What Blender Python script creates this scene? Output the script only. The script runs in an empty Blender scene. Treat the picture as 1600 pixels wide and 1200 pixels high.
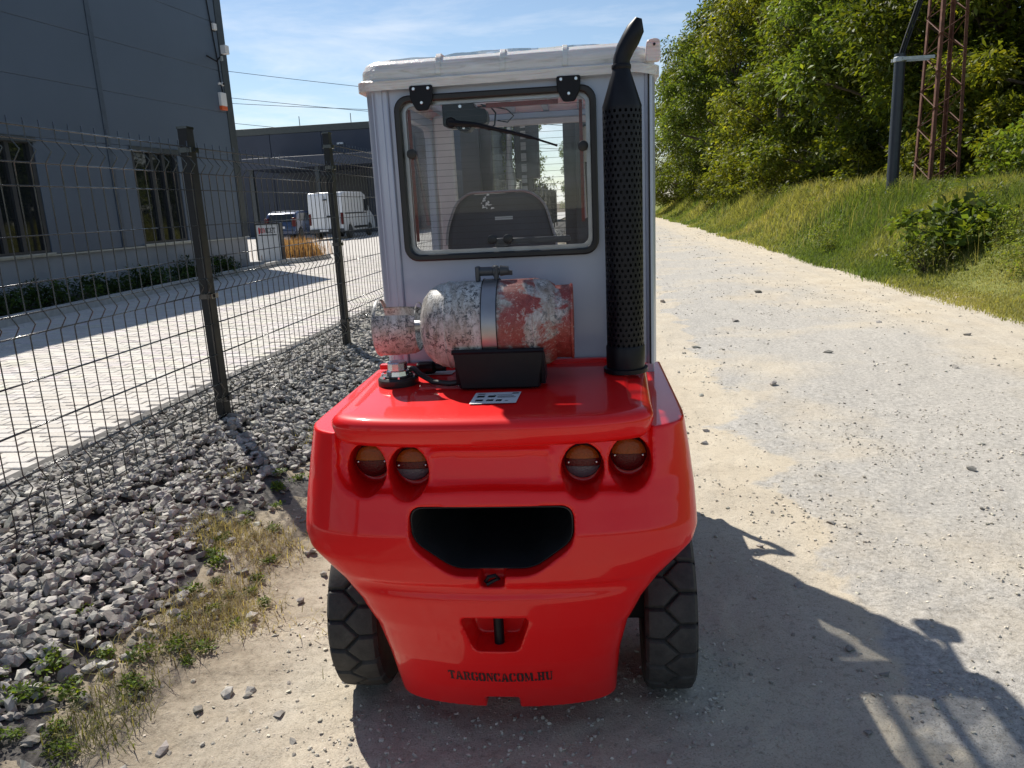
import bpy, bmesh, math, random
import numpy as np
from mathutils import Vector, Matrix
R = math.radians
PI = math.pi
rng = np.random.default_rng(7)
random.seed(7)
scene = bpy.context.scene
col = scene.collection

# ------------------------------------------------------------------ camera
CAM_H, PITCH, ROLL, YAW, FPX = 1.5, R(13.1), R(2.85), R(7.0), 1200.0
cam_d = bpy.data.cameras.new('camera')
cam = bpy.data.objects.new('camera', cam_d)
col.objects.link(cam)
fw = Vector((-math.sin(YAW)*math.cos(PITCH), math.cos(YAW)*math.cos(PITCH), -math.sin(PITCH)))
rt = Vector((math.cos(YAW), math.sin(YAW), 0)); up = rt.cross(fw)
ir = rt*math.cos(ROLL) - up*math.sin(ROLL); iu = up*math.cos(ROLL) + rt*math.sin(ROLL)
cam.matrix_world = Matrix(((ir.x, iu.x, -fw.x, 0), (ir.y, iu.y, -fw.y, 0), (ir.z, iu.z, -fw.z, CAM_H), (0, 0, 0, 1)))
cam_d.sensor_fit = 'HORIZONTAL'; cam_d.sensor_width = 36.0; cam_d.lens = 36.0*FPX/1600.0
cam_d.clip_start = 0.05; cam_d.clip_end = 3000
scene.camera = cam

# ------------------------------------------------------------------ sun, sky, exposure
SUN_EL = R(48.5); SUN_H = Vector((0.62, -0.785, 0)).normalized()      # the way shadows fall on the ground
sun_d = bpy.data.lights.new('sun', 'SUN'); sun_d.energy = 4.7; sun_d.angle = R(0.53); sun_d.color = (1.0, 0.94, 0.85)
sun = bpy.data.objects.new('sun', sun_d); col.objects.link(sun)
ldir = Vector((SUN_H.x*math.cos(SUN_EL), SUN_H.y*math.cos(SUN_EL), -math.sin(SUN_EL)))
sun.rotation_euler = ldir.to_track_quat('-Z', 'Y').to_euler(); sun.location = (-20, 30, 40)
world = bpy.data.worlds.new('World'); scene.world = world; world.use_nodes = True
wn, wl = world.node_tree.nodes, world.node_tree.links
wn.clear()
w_out = wn.new('ShaderNodeOutputWorld'); w_bg = wn.new('ShaderNodeBackground'); w_bg.inputs['Strength'].default_value = 0.082
sky = wn.new('ShaderNodeTexSky'); sky.sky_type = 'NISHITA'; sky.sun_disc = False
sky.sun_elevation = SUN_EL; sky.sun_rotation = math.atan2(-SUN_H.x, -SUN_H.y)
sky.air_density = 1.0; sky.dust_density = 0.25; sky.ozone_density = 2.0
tc = wn.new('ShaderNodeTexCoord'); mp = wn.new('ShaderNodeMapping'); mp.inputs['Scale'].default_value = (2.2, 2.2, 11.0)
mp.inputs['Rotation'].default_value = (0.0, R(5), R(20))
cn = wn.new('ShaderNodeTexNoise'); cn.inputs['Scale'].default_value = 1.7; cn.inputs['Detail'].default_value = 9; cn.inputs['Roughness'].default_value = 0.62; cn.inputs['Distortion'].default_value = 0.5
cr = wn.new('ShaderNodeValToRGB'); cr.color_ramp.elements[0].position = 0.45; cr.color_ramp.elements[1].position = 0.74
sx = wn.new('ShaderNodeSeparateXYZ')
er = wn.new('ShaderNodeMapRange'); er.inputs['From Min'].default_value = 0.02; er.inputs['From Max'].default_value = 0.26; er.inputs['To Min'].default_value = 1.0; er.inputs['To Max'].default_value = 0.25
mu = wn.new('ShaderNodeMath'); mu.operation = 'MULTIPLY'
mx = wn.new('ShaderNodeMixRGB'); mx.inputs['Color2'].default_value = (9.5, 9.7, 10, 1)
wl.new(tc.outputs['Generated'], mp.inputs['Vector']); wl.new(mp.outputs['Vector'], cn.inputs['Vector']); wl.new(cn.outputs['Fac'], cr.inputs['Fac'])
wl.new(tc.outputs['Generated'], sx.inputs['Vector']); wl.new(sx.outputs['Z'], er.inputs['Value'])
wl.new(cr.outputs['Color'], mu.inputs[0]); wl.new(er.outputs['Result'], mu.inputs[1])
wl.new(mu.outputs[0], mx.inputs['Fac']); wl.new(sky.outputs['Color'], mx.inputs['Color1'])
wl.new(mx.outputs['Color'], w_bg.inputs['Color']); wl.new(w_bg.outputs['Background'], w_out.inputs['Surface'])
vs = scene.view_settings; vs.view_transform = 'Standard'; vs.look = 'None'; vs.gamma = 1.0; vs.exposure = 0.47; vs.use_curve_mapping = False

# ------------------------------------------------------------------ materials
def new_mat(name):
    m = bpy.data.materials.new(name); m.use_nodes = True
    nt = m.node_tree; nt.nodes.clear()
    o = nt.nodes.new('ShaderNodeOutputMaterial'); b = nt.nodes.new('ShaderNodeBsdfPrincipled')
    nt.links.new(b.outputs[0], o.inputs['Surface'])
    return m, nt, b, o
def noise(nt, scale, detail=4, rough=0.55, vec=None, dist=0.0):
    n = nt.nodes.new('ShaderNodeTexNoise'); n.inputs['Scale'].default_value = scale; n.inputs['Detail'].default_value = detail
    n.inputs['Roughness'].default_value = rough; n.inputs['Distortion'].default_value = dist
    nt.links.new(vec if vec else coords(nt), n.inputs['Vector'])
    return n.outputs['Fac']
def coords(nt, kind='Object', scale=None):
    t = nt.nodes.new('ShaderNodeTexCoord').outputs[kind]
    if scale:
        p = nt.nodes.new('ShaderNodeMapping'); p.inputs['Scale'].default_value = scale; nt.links.new(t, p.inputs['Vector']); t = p.outputs[0]
    return t
def wpos(nt, scale=None):
    t = nt.nodes.new('ShaderNodeNewGeometry').outputs['Position']
    if scale:
        p = nt.nodes.new('ShaderNodeMapping'); p.inputs['Scale'].default_value = scale; nt.links.new(t, p.inputs['Vector']); t = p.outputs[0]
    return t
def ramp(nt, fac, stops):
    r = nt.nodes.new('ShaderNodeValToRGB'); e = r.color_ramp.elements
    while len(e) < len(stops): e.new(0.5)
    for i, (p, c) in enumerate(stops):
        e[i].position = p; e[i].color = (c if len(c) == 4 else (*c, 1)) if not isinstance(c, (int, float)) else (c, c, c, 1)
    nt.links.new(fac, r.inputs['Fac']); return r.outputs['Color']
def mix(nt, fac, a, b, mode='MIX'):
    m = nt.nodes.new('ShaderNodeMixRGB'); m.blend_type = mode
    for k, v in (('Fac', fac), ('Color1', a), ('Color2', b)):
        if isinstance(v, (int, float)): m.inputs[k].default_value = v if k == 'Fac' else (v, v, v, 1)
        elif isinstance(v, tuple): m.inputs[k].default_value = (*v, 1) if len(v) == 3 else v
        else: nt.links.new(v, m.inputs[k])
    return m.outputs[0]
def math_n(nt, op, a, b=0.0):
    m = nt.nodes.new('ShaderNodeMath'); m.operation = op
    for i, v in enumerate((a, b)):
        if isinstance(v, (int, float)): m.inputs[i].default_value = v
        else: nt.links.new(v, m.inputs[i])
    return m.outputs[0]
def bump(nt, b, h, strength=0.3, dist=0.01):
    n = nt.nodes.new('ShaderNodeBump'); n.inputs['Strength'].default_value = strength; n.inputs['Distance'].default_value = dist
    nt.links.new(h, n.inputs['Height']); nt.links.new(n.outputs[0], b.inputs['Normal'])
def simple(name, c, rough=0.5, metal=0.0, var=0.15, vscale=6.0, coat=0.0, bmp=0.0, bscale=60, spec=0.5):
    m, nt, b, o = new_mat(name)
    f = noise(nt, vscale, 5)
    cc = ramp(nt, f, [(0.3, tuple(x*(1-var) for x in c)), (0.7, tuple(min(1, x*(1+var)) for x in c))])
    nt.links.new(cc, b.inputs['Base Color'])
    rr = ramp(nt, noise(nt, vscale*2.3, 4), [(0.3, max(0.02, rough*0.85)), (0.7, min(1, rough*1.15))])
    nt.links.new(rr, b.inputs['Roughness'])
    b.inputs['Metallic'].default_value = metal; b.inputs['Coat Weight'].default_value = coat; b.inputs['Coat Roughness'].default_value = 0.05
    b.inputs['Specular IOR Level'].default_value = spec
    if bmp: bump(nt, b, noise(nt, bscale, 3), bmp, 0.004)
    return m
M = {}
# glossy red paint with a thin film of dust
m, nt, b, o = new_mat('red_paint')
dust = ramp(nt, noise(nt, 9, 7, 0.65), [(0.5, 0.0), (0.85, 0.06)])
nt.links.new(mix(nt, dust, (0.76, 0.007, 0.008), (0.55, 0.2, 0.15)), b.inputs['Base Color'])
b.inputs['Roughness'].default_value = 0.45; b.inputs['Specular IOR Level'].default_value = 0.12; b.inputs['Coat Weight'].default_value = 0.62; b.inputs['Coat Roughness'].default_value = 0.06
bump(nt, b, noise(nt, 14, 2), 0.05, 0.004)
M['red'] = m
M['red_dark'] = simple('red_rubber_trim', (0.16, 0.025, 0.02), 0.6)
m, nt, b, o = new_mat('silver_paint')
nt.links.new(ramp(nt, noise(nt, 5, 6), [(0.3, (0.37, 0.42, 0.52)), (0.7, (0.42, 0.47, 0.57))]), b.inputs['Base Color'])
b.inputs['Metallic'].default_value = 0.25; b.inputs['Roughness'].default_value = 0.38; b.inputs['Coat Weight'].default_value = 0.3
bump(nt, b, noise(nt, 3.0, 2), 0.06, 0.01)
M['silver'] = m
M['black'] = simple('black_paint', (0.007, 0.007, 0.010), 0.42, bmp=0.05, spec=0.22)
M['black_satin'] = simple('black_satin_steel', (0.006, 0.0065, 0.010), 0.40, var=0.3, vscale=20, spec=0.25)
M['rubber'] = simple('black_rubber', (0.013, 0.013, 0.013), 0.45)
m, nt, b, o = new_mat('tyre_rubber')
nt.links.new(ramp(nt, noise(nt, 25, 8, 0.7), [(0.35, (0.022, 0.022, 0.022)), (0.75, (0.060, 0.058, 0.054))]), b.inputs['Base Color'])
b.inputs['Roughness'].default_value = 0.75; bump(nt, b, noise(nt, 160, 4), 0.3, 0.003)
M['tyre'] = m
M['dark'] = simple('dark_machinery', (0.012, 0.012, 0.013), 0.7)
M['chrome'] = simple('bright_metal', (0.65, 0.65, 0.66), 0.22, 1.0)
M['steel'] = simple('steel', (0.35, 0.35, 0.36), 0.4, 0.9)
M['mast'] = simple('mast_paint', (0.045, 0.05, 0.06), 0.45, var=0.3)
M['seat'] = simple('seat_vinyl', (0.05, 0.055, 0.065), 0.55, bmp=0.15, bscale=200)
M['pillar'] = simple('pale_pillar', (0.62, 0.57, 0.57), 0.45)
M['label'] = simple('white_label', (0.72, 0.72, 0.72), 0.4, var=0.05)
M['print'] = simple('black_print', (0.015, 0.015, 0.015), 0.5)
M['print_red'] = simple('red_print', (0.5, 0.02, 0.03), 0.5)
m, nt, b, o = new_mat('aged_white_plastic')
st_ = noise(nt, 1.0, 6, 0.6, coords(nt, 'Object', (5, 30, 60)), 1.5)
nt.links.new(ramp(nt, st_, [(0.3, (0.50, 0.47, 0.42)), (0.5, (0.66, 0.64, 0.61)), (0.7, (0.74, 0.73, 0.71))]), b.inputs['Base Color'])
b.inputs['Roughness'].default_value = 0.28; b.inputs['Subsurface Weight'].default_value = 0.15
bump(nt, b, mix(nt, 0.5, st_, noise(nt, 17, 5, 0.6, None, 1.0)), 0.45, 0.012)
M['white_plastic'] = m
M['amber'] = simple('amber_lens', (0.26, 0.062, 0.006), 0.22, spec=0.3, bmp=0.5, bscale=180)
M['redlens'] = simple('red_lens', (0.085, 0.005, 0.006), 0.22, spec=0.3, bmp=0.5, bscale=180)
M['clearlens'] = simple('clear_lens', (0.10, 0.10, 0.115), 0.2, 0.2, bmp=0.6, bscale=150)
def glass(name, tint=(0.9, 0.95, 0.96), haze=0.0, refl=1.0):
    m = bpy.data.materials.new(name); m.use_nodes = True; nt = m.node_tree; nt.nodes.clear()
    o = nt.nodes.new('ShaderNodeOutputMaterial'); t = nt.nodes.new('ShaderNodeBsdfTransparent'); g = nt.nodes.new('ShaderNodeBsdfGlossy')
    t.inputs['Color'].default_value = (*tint, 1); g.inputs['Roughness'].default_value = 0.02
    f = nt.nodes.new('ShaderNodeFresnel'); f.inputs['IOR'].default_value = 1.5
    x = nt.nodes.new('ShaderNodeMixShader'); nt.links.new(math_n(nt, 'MULTIPLY', f.outputs[0], refl), x.inputs[0]); nt.links.new(t.outputs[0], x.inputs[1]); nt.links.new(g.outputs[0], x.inputs[2])
    last = x.outputs[0]
    if haze:
        d = nt.nodes.new('ShaderNodeBsdfDiffuse'); d.inputs['Color'].default_value = (0.75, 0.74, 0.72, 1); y = nt.nodes.new('ShaderNodeMixShader')
        nt.links.new(ramp(nt, noise(nt, 7, 6, 0.65), [(0.3, haze*0.5), (0.75, haze*1.6)]), y.inputs[0])
        nt.links.new(last, y.inputs[1]); nt.links.new(d.outputs[0], y.inputs[2]); last = y.outputs[0]
    nt.links.new(last, o.inputs['Surface']); return m
M['glass'] = glass('clear_glass', (0.975, 0.985, 0.99), 0.006, 0.40)
M['roof_film'] = glass('clear_roof_sheet', (0.98, 0.98, 0.97), 0.05, 0.6)
M['bglass'] = simple('dark_window_glass', (0.012, 0.015, 0.017), 0.03, spec=0.8, var=0.2)
M['carglass'] = simple('dark_car_glass', (0.01, 0.012, 0.014), 0.04, spec=0.7)
# worn gas bottle paint
m, nt, b, o = new_mat('worn_bottle_paint')
sp = nt.nodes.new('ShaderNodeSeparateXYZ'); nt.links.new(coords(nt), sp.inputs[0])
big = noise(nt, 7, 8, 0.7, dist=0.6)
side = math_n(nt, 'ADD', math_n(nt, 'MULTIPLY', sp.outputs['X'], 2.3), math_n(nt, 'MULTIPLY', big, 1.0))
redmask = ramp(nt, side, [(0.50, 0.0), (0.58, 0.9), (0.70, 1.0), (0.74, 0.15), (0.84, 0.15), (0.90, 1.0)])
streak = noise(nt, 1.0, 9, 0.75, coords(nt, 'Object', (34, 11, 11)), 0.8)
fine = noise(nt, 75, 9, 0.8, None, 1.2)
white = ramp(nt, streak, [(0.34, (0.20, 0.17, 0.13)), (0.48, (0.42, 0.40, 0.37)), (0.58, (0.56, 0.56, 0.55)), (0.72, (0.60, 0.60, 0.60))])
redc = ramp(nt, fine, [(0.35, (0.14, 0.025, 0.02)), (0.56, (0.32, 0.045, 0.035)), (0.62, (0.52, 0.44, 0.38))])
base = mix(nt, redmask, white, redc)
scr = math_n(nt, 'MULTIPLY', ramp(nt, fine, [(0.50, 0.0), (0.56, 1.0)]), ramp(nt, noise(nt, 9, 5, 0.6), [(0.36, 0.0), (0.52, 1.0)]))
base = mix(nt, math_n(nt, 'MULTIPLY', scr, math_n(nt, 'SUBTRACT', 1.0, math_n(nt, 'MULTIPLY', redmask, 0.8))), base, (0.055, 0.06, 0.065))
nt.links.new(base, b.inputs['Base Color']); b.inputs['Roughness'].default_value = 0.42
bump(nt, b, fine, 0.25, 0.002)
M['bottle'] = m
# road: pale crushed dirt with a worn grey asphalt patch
m, nt, b, o = new_mat('dirt_road')
P = wpos(nt); sp = nt.nodes.new('ShaderNodeSeparateXYZ'); nt.links.new(P, sp.inputs[0])
big = noise(nt, 0.55, 7, 0.6, P); mid = noise(nt, 2.6, 8, 0.62, P); fine = noise(nt, 38, 8, 0.72, P); vfine = noise(nt, 170, 5, 0.75, P)
dirt = mix(nt, ramp(nt, mid, [(0.3, 0.0), (0.7, 1.0)]), (0.50, 0.43, 0.325), (0.61, 0.545, 0.43))
dirt = mix(nt, ramp(nt, fine, [(0.30, 0.75), (0.46, 0.0)]), dirt, (0.27, 0.23, 0.175))
dirt = mix(nt, ramp(nt, vfine, [(0.36, 0.55), (0.48, 0.0)]), dirt, (0.24, 0.205, 0.155))
dirt = mix(nt, ramp(nt, vfine, [(0.56, 0.0), (0.68, 0.5)]), dirt, (0.74, 0.69, 0.58))
gr = ramp(nt, fine, [(0.3, (0.22, 0.215, 0.20)), (0.50, (0.42, 0.41, 0.385)), (0.68, (0.60, 0.58, 0.54))])
gr = mix(nt, ramp(nt, vfine, [(0.36, 0.8), (0.47, 0.0)]), gr, (0.12, 0.115, 0.11))
wob = math_n(nt, 'MULTIPLY', math_n(nt, 'SUBTRACT', noise(nt, 1.1, 7, 0.6, P), 0.5), 1.7)
u = math_n(nt, 'ADD', sp.outputs['X'], wob)
am = ramp(nt, math_n(nt, 'MULTIPLY', u, 0.2), [(0.18, 0.0), (0.197, 1.0), (0.60, 0.85), (0.74, 0.0)])
am = math_n(nt, 'MULTIPLY', am, ramp(nt, big, [(0.36, 0.25), (0.5, 1.0)]))
far = ramp(nt, noise(nt, 1.0, 6, 0.6, wpos(nt, (1.5, 0.28, 1))), [(0.42, 0.0), (0.6, 0.75)])
cmx = mix(nt, math_n(nt, 'MAXIMUM', math_n(nt, 'MULTIPLY', am, 0.85), math_n(nt, 'MULTIPLY', far, 0.35)), dirt, gr)
soil = ramp(nt, math_n(nt, 'ADD', sp.outputs['X'], math_n(nt, 'MULTIPLY', mid, 0.9)), [(0.0, 1.0), (1.0, 1.0)])
sl = nt.nodes.new('ShaderNodeMapRange'); nt.links.new(math_n(nt, 'ADD', sp.outputs['X'], math_n(nt, 'MULTIPLY', mid, 0.8)), sl.inputs['Value'])
sl.inputs['From Min'].default_value = -0.50; sl.inputs['From Max'].default_value = -1.0
cmx = mix(nt, math_n(nt, 'MULTIPLY', sl.outputs[0], 0.75), cmx, ramp(nt, fine, [(0.35, (0.14, 0.115, 0.08)), (0.65, (0.32, 0.27, 0.2))]))
nt.links.new(cmx, b.inputs['Base Color']); b.inputs['Roughness'].default_value = 0.95; b.inputs['Specular IOR Level'].default_value = 0.15
bump(nt, b, mix(nt, 0.4, fine, vfine), 0.9, 0.012)
M['road'] = m
def ground_mat(name, c1, c2, scale=14, bs=0.6):
    m, nt, b, o = new_mat(name); P = wpos(nt)
    f = noise(nt, scale, 8, 0.7, P); g = noise(nt, scale*0.07, 4, 0.5, P)
    c = mix(nt, g, ramp(nt, f, [(0.32, c1), (0.68, c2)]), ramp(nt, f, [(0.32, tuple(x*0.7 for x in c1)), (0.68, tuple(x*0.85 for x in c2))]))
    nt.links.new(c, b.inputs['Base Color']); b.inputs['Roughness'].default_value = 0.95; b.inputs['Specular IOR Level'].default_value = 0.1
    bump(nt, b, f, bs, 0.02); return m
M['soil'] = ground_mat('soil', (0.09, 0.075, 0.055), (0.2, 0.17, 0.13))
M['turf'] = ground_mat('turf', (0.11, 0.14, 0.035), (0.26, 0.26, 0.085), 9)
M['bed'] = ground_mat('gravel_bed_ground', (0.05, 0.048, 0.045), (0.17, 0.16, 0.15), 40)
M['slab'] = ground_mat('paving_slab', (0.52, 0.49, 0.45), (0.62, 0.59, 0.55), 12, 0.2)
def attr_mat(name, rough=0.8, trans=0.0, tint=(1, 1, 1), bmp=0.0, spec=0.3):
    m, nt, b, o = new_mat(name)
    a = nt.nodes.new('ShaderNodeAttribute'); a.attribute_name = 'Col'
    nt.links.new(a.outputs['Color'], b.inputs['Base Color']); b.inputs['Roughness'].default_value = rough; b.inputs['Specular IOR Level'].default_value = spec
    if bmp:
        f = noise(nt, 60, 6, 0.7, wpos(nt)); bump(nt, b, f, bmp, 0.006)
        nt.links.new(mix(nt, 1.0, a.outputs['Color'], ramp(nt, f, [(0.3, 0.72), (0.7, 1.15)]), 'MULTIPLY'), b.inputs['Base Color'])
    if trans:
        t = nt.nodes.new('ShaderNodeBsdfTranslucent'); x = nt.nodes.new('ShaderNodeMixShader'); x.inputs[0].default_value = trans
        nt.links.new(mix(nt, 1.0, a.outputs['Color'], tint, 'MULTIPLY'), t.inputs['Color'])
        nt.links.new(b.outputs[0], x.inputs[1]); nt.links.new(t.outputs[0], x.inputs[2]); nt.links.new(x.outputs[0], o.inputs['Surface'])
    return m
M['stone'] = attr_mat('crushed_stone', 0.9, bmp=0.5)
M['leaf'] = attr_mat('leaf', 0.52, 0.42, (1.7, 1.6, 0.55), spec=0.22)
M['blade'] = attr_mat('grass_blade', 0.6, 0.45, (1.4, 1.35, 0.6), spec=0.2)
M['bark'] = simple('bark', (0.10, 0.08, 0.06), 0.9, var=0.4, vscale=12, bmp=0.8, bscale=25)
M['fence'] = simple('anthracite_coating', (0.012, 0.015, 0.018), 0.22, var=0.2, coat=0.5)
M['fence_post'] = simple('anthracite_post', (0.010, 0.0125, 0.015), 0.5, var=0.2, spec=0.3)
M['clad'] = simple('anthracite_cladding', (0.092, 0.122, 0.168), 0.42, var=0.06, vscale=0.6)
M['clad_far'] = simple('dark_blue_cladding', (0.038, 0.048, 0.075), 0.5, var=0.1, vscale=0.4)
M['clad_joint'] = simple('joint_cover_metal', (0.066, 0.088, 0.12), 0.45)
M['trim'] = simple('dark_trim', (0.045, 0.054, 0.06), 0.45)
M['trim_far'] = simple('roof_trim', (0.075, 0.085, 0.08), 0.5)
M['frame_dark'] = simple('window_frame', (0.035, 0.038, 0.045), 0.4)
M['plinth'] = simple('plinth_render', (0.30, 0.31, 0.33), 0.85, var=0.12, vscale=1.2, bmp=0.3, bscale=120)
M['concrete'] = simple('concrete_kerb', (0.40, 0.39, 0.37), 0.9, var=0.2, vscale=8, bmp=0.4, bscale=60)
M['edging'] = simple('dark_edging', (0.075, 0.072, 0.068), 0.9, var=0.2, vscale=8, bmp=0.3)
M['paver'] = attr_mat('pale_paver', 0.85, bmp=0.25)
M['van'] = simple('white_van_paint', (0.74, 0.76, 0.78), 0.3, coat=0.4, var=0.04)
M['bluecar'] = simple('dark_blue_car_paint', (0.03, 0.05, 0.11), 0.25, 0.3, coat=0.7)
m, nt, b, o = new_mat('rusty_steel')
nt.links.new(ramp(nt, noise(nt, 9, 8, 0.7), [(0.3, (0.06, 0.024, 0.015)), (0.55, (0.14, 0.055, 0.033)), (0.75, (0.24, 0.13, 0.09))]), b.inputs['Base Color']); b.inputs['Roughness'].default_value = 0.8
M['rust'] = m
M['galv'] = simple('galvanised_steel', (0.42, 0.45, 0.46), 0.45, 0.6)
M['bluepipe'] = simple('dark_blue_duct', (0.022, 0.03, 0.042), 0.4)
M['cream'] = simple('cream_mirror_back', (0.62, 0.58, 0.5), 0.4)
M['orange'] = simple('orange_plastic', (0.7, 0.12, 0.03), 0.4)

# ------------------------------------------------------------------ mesh helpers
class MB:
    def __init__(s): s.v = []; s.f = []
    def add(s, vs, fs):
        n = len(s.v); s.v += [tuple(p) for p in vs]; s.f += [tuple(i+n for i in f) for f in fs]; return s
    def box(s, x0, x1, y0, y1, z0, z1):
        return s.add([(x, y, z) for z in (z0, z1) for y in (y0, y1) for x in (x0, x1)], [(0, 2, 3, 1), (4, 5, 7, 6), (0, 1, 5, 4), (2, 6, 7, 3), (0, 4, 6, 2), (1, 3, 7, 5)])
    def prism(s, poly, a, b, axis='y'):
        # poly: 2-D points; extruded from a to b along axis
        f = {'y': lambda p, t: (p[0], t, p[1]), 'z': lambda p, t: (p[0], p[1], t), 'x': lambda p, t: (t, p[0], p[1])}[axis]
        n = len(poly)
        return s.add([f(p, a) for p in poly]+[f(p, b) for p in poly], [tuple(range(n))[::-1], tuple(range(n, 2*n))]+[(i, (i+1) % n, n+(i+1) % n, n+i) for i in range(n)])
    def ring(s, outer, inner, a, b, axis='y'):
        f = {'y': lambda p, t: (p[0], t, p[1]), 'z': lambda p, t: (p[0], p[1], t), 'x': lambda p, t: (t, p[0], p[1])}[axis]
        n = len(outer); V = [f(p, a) for p in outer]+[f(p, a) for p in inner]+[f(p, b) for p in outer]+[f(p, b) for p in inner]
        F = []
        for i in range(n):
            j = (i+1) % n
            F += [(i, j, n+j, n+i), (2*n+j, 2*n+i, 3*n+i, 3*n+j), (j, i, 2*n+i, 2*n+j), (n+i, n+j, 3*n+j, 3*n+i)]
        return s.add(V, F)
    def tube(s, pts, r, n=8, cap=True):
        pts = [Vector(p) for p in pts]; rs = r if isinstance(r, (list, tuple)) else [r]*len(pts)
        V = []; F = []; side = None
        for i, p in enumerate(pts):
            t = (pts[min(i+1, len(pts)-1)]-pts[max(i-1, 0)]).normalized()
            if side is None:
                side = t.cross(Vector((0, 0, 1))) if abs(t.z) < 0.9 else t.cross(Vector((1, 0, 0)))
            side = (side-t*side.dot(t)).normalized(); w = t.cross(side)
            V += [p+(side*math.cos(2*PI*k/n)+w*math.sin(2*PI*k/n))*rs[i] for k in range(n)]
        for i in range(len(pts)-1):
            for k in range(n): F.append((i*n+k, i*n+(k+1) % n, (i+1)*n+(k+1) % n, (i+1)*n+k))
        if cap: F += [tuple(range(n))[::-1], tuple(range((len(pts)-1)*n, len(pts)*n))]
        return s.add(V, F)
    def lathe(s, prof, c=(0, 0, 0), axis='z', n=32, closed=False):
        # prof: (radius, height) pairs
        V = []; F = []
        for (r, h) in prof:
            for k in range(n):
                a = 2*PI*k/n; x, y = r*math.cos(a), r*math.sin(a)
                q = {'z': (x, y, h), 'x': (h, x, y), 'y': (x, h, y)}[axis]; V.append((q[0]+c[0], q[1]+c[1], q[2]+c[2]))
        m = len(prof)
        for i in range(m if closed else m-1):
            for k in range(n): F.append((i*n+k, i*n+(k+1) % n, ((i+1) % m)*n+(k+1) % n, ((i+1) % m)*n+k))
        if not closed: F += [tuple(range(n))[::-1], tuple(range((m-1)*n, m*n))]
        return s.add(V, F)
    def mesh(s, name):
        me = bpy.data.meshes.new(name); me.from_pydata([tuple(map(float, p)) for p in s.v], [], s.f)
        bm = bmesh.new(); bm.from_mesh(me); bmesh.ops.recalc_face_normals(bm, faces=bm.faces); bm.to_mesh(me); bm.free(); return me
def link(name, me, mat, parent=None, smooth=False, bevel=0.0, seg=2, angle=35):
    o = bpy.data.objects.new(name, me); col.objects.link(o)
    if mat and not me.materials: me.materials.append(M[mat] if isinstance(mat, str) else mat)
    if parent: o.parent = parent
    if smooth:
        me.polygons.foreach_set('use_smooth', [True]*len(me.polygons))
        try: me.set_sharp_from_angle(angle=R(angle))
        except Exception: pass
    if bevel:
        md = o.modifiers.new('bevel', 'BEVEL'); md.width = bevel; md.segments = seg; md.limit_method = 'ANGLE'; md.angle_limit = R(30); md.harden_normals = False
        me.polygons.foreach_set('use_smooth', [True]*len(me.polygons))
        try: me.set_sharp_from_angle(angle=R(50))
        except Exception: pass
    return o
def part(name, mb, mat, parent, **k): return link(name, mb.mesh(name), mat, parent, **k)
def tag(o, label=None, cat=None, group=None, kind=None):
    for k, v in (('label', label), ('category', cat), ('group', group), ('kind', kind)):
        if v: o[k] = v
    return o
def empty(name, loc=(0, 0, 0), rz=0.0):
    o = bpy.data.objects.new(name, None); col.objects.link(o); o.location = loc; o.rotation_euler = (0, 0, rz); o.empty_display_size = 0.2; return o
def np_mesh(name, V, F, colr=None, flat=False):
    me = bpy.data.meshes.new(name); V = np.asarray(V, np.float32); F = np.asarray(F, np.int32); k = F.shape[1]
    me.vertices.add(len(V)); me.vertices.foreach_set('co', V.ravel()); me.loops.add(F.size); me.loops.foreach_set('vertex_index', F.ravel())
    me.polygons.add(len(F)); me.polygons.foreach_set('loop_start', np.arange(0, F.size, k, dtype=np.int32)); me.update(calc_edges=True)
    if flat: me.polygons.foreach_set('use_smooth', [False]*len(F))
    if colr is not None:
        a = me.color_attributes.new('Col', 'FLOAT_COLOR', 'POINT'); c = np.ones((len(V), 4), np.float32); c[:, :3] = colr; a.data.foreach_set('color', c.ravel())
    return me
def rrect(x0, x1, z0, z1, r, n=6):
    out = []
    for cx, cz, a0 in ((x1-r, z1-r, 0), (x0+r, z1-r, 90), (x0+r, z0+r, 180), (x1-r, z0+r, 270)):
        for k in range(n+1):
            a = R(a0+90*k/n); out.append((cx+r*math.cos(a), cz+r*math.sin(a)))
    return out
def round_poly(poly, r, n=5):
    out = []; m = len(poly)
    for i in range(m):
        p, a, c = Vector(poly[i]), Vector(poly[i-1]), Vector(poly[(i+1) % m])
        u, v = (a-p), (c-p); d = min(r, u.length*0.45, v.length*0.45); A = p+u.normalized()*d; B = p+v.normalized()*d
        for k in range(n+1):
            t = k/n; q = A*(1-t)**2+p*2*t*(1-t)+B*t*t; out.append((q.x, q.y))
    return out
_lat = rng.random((256, 256))
def vnoise(x, y, s=1.0):
    x = np.asarray(x)*s+311.7; y = np.asarray(y)*s+127.3; xi = np.floor(x).astype(int); yi = np.floor(y).astype(int); fx = x-xi; fy = y-yi
    fx = fx*fx*(3-2*fx); fy = fy*fy*(3-2*fy); g = lambda a, b: _lat[a % 256, b % 256]
    return (g(xi, yi)*(1-fx)+g(xi+1, yi)*fx)*(1-fy)+(g(xi, yi+1)*(1-fx)+g(xi+1, yi+1)*fx)*fy
def sstep(a, b, x):
    t = np.clip((np.asarray(x, float)-a)/(b-a), 0, 1); return t*t*(3-2*t)
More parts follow.
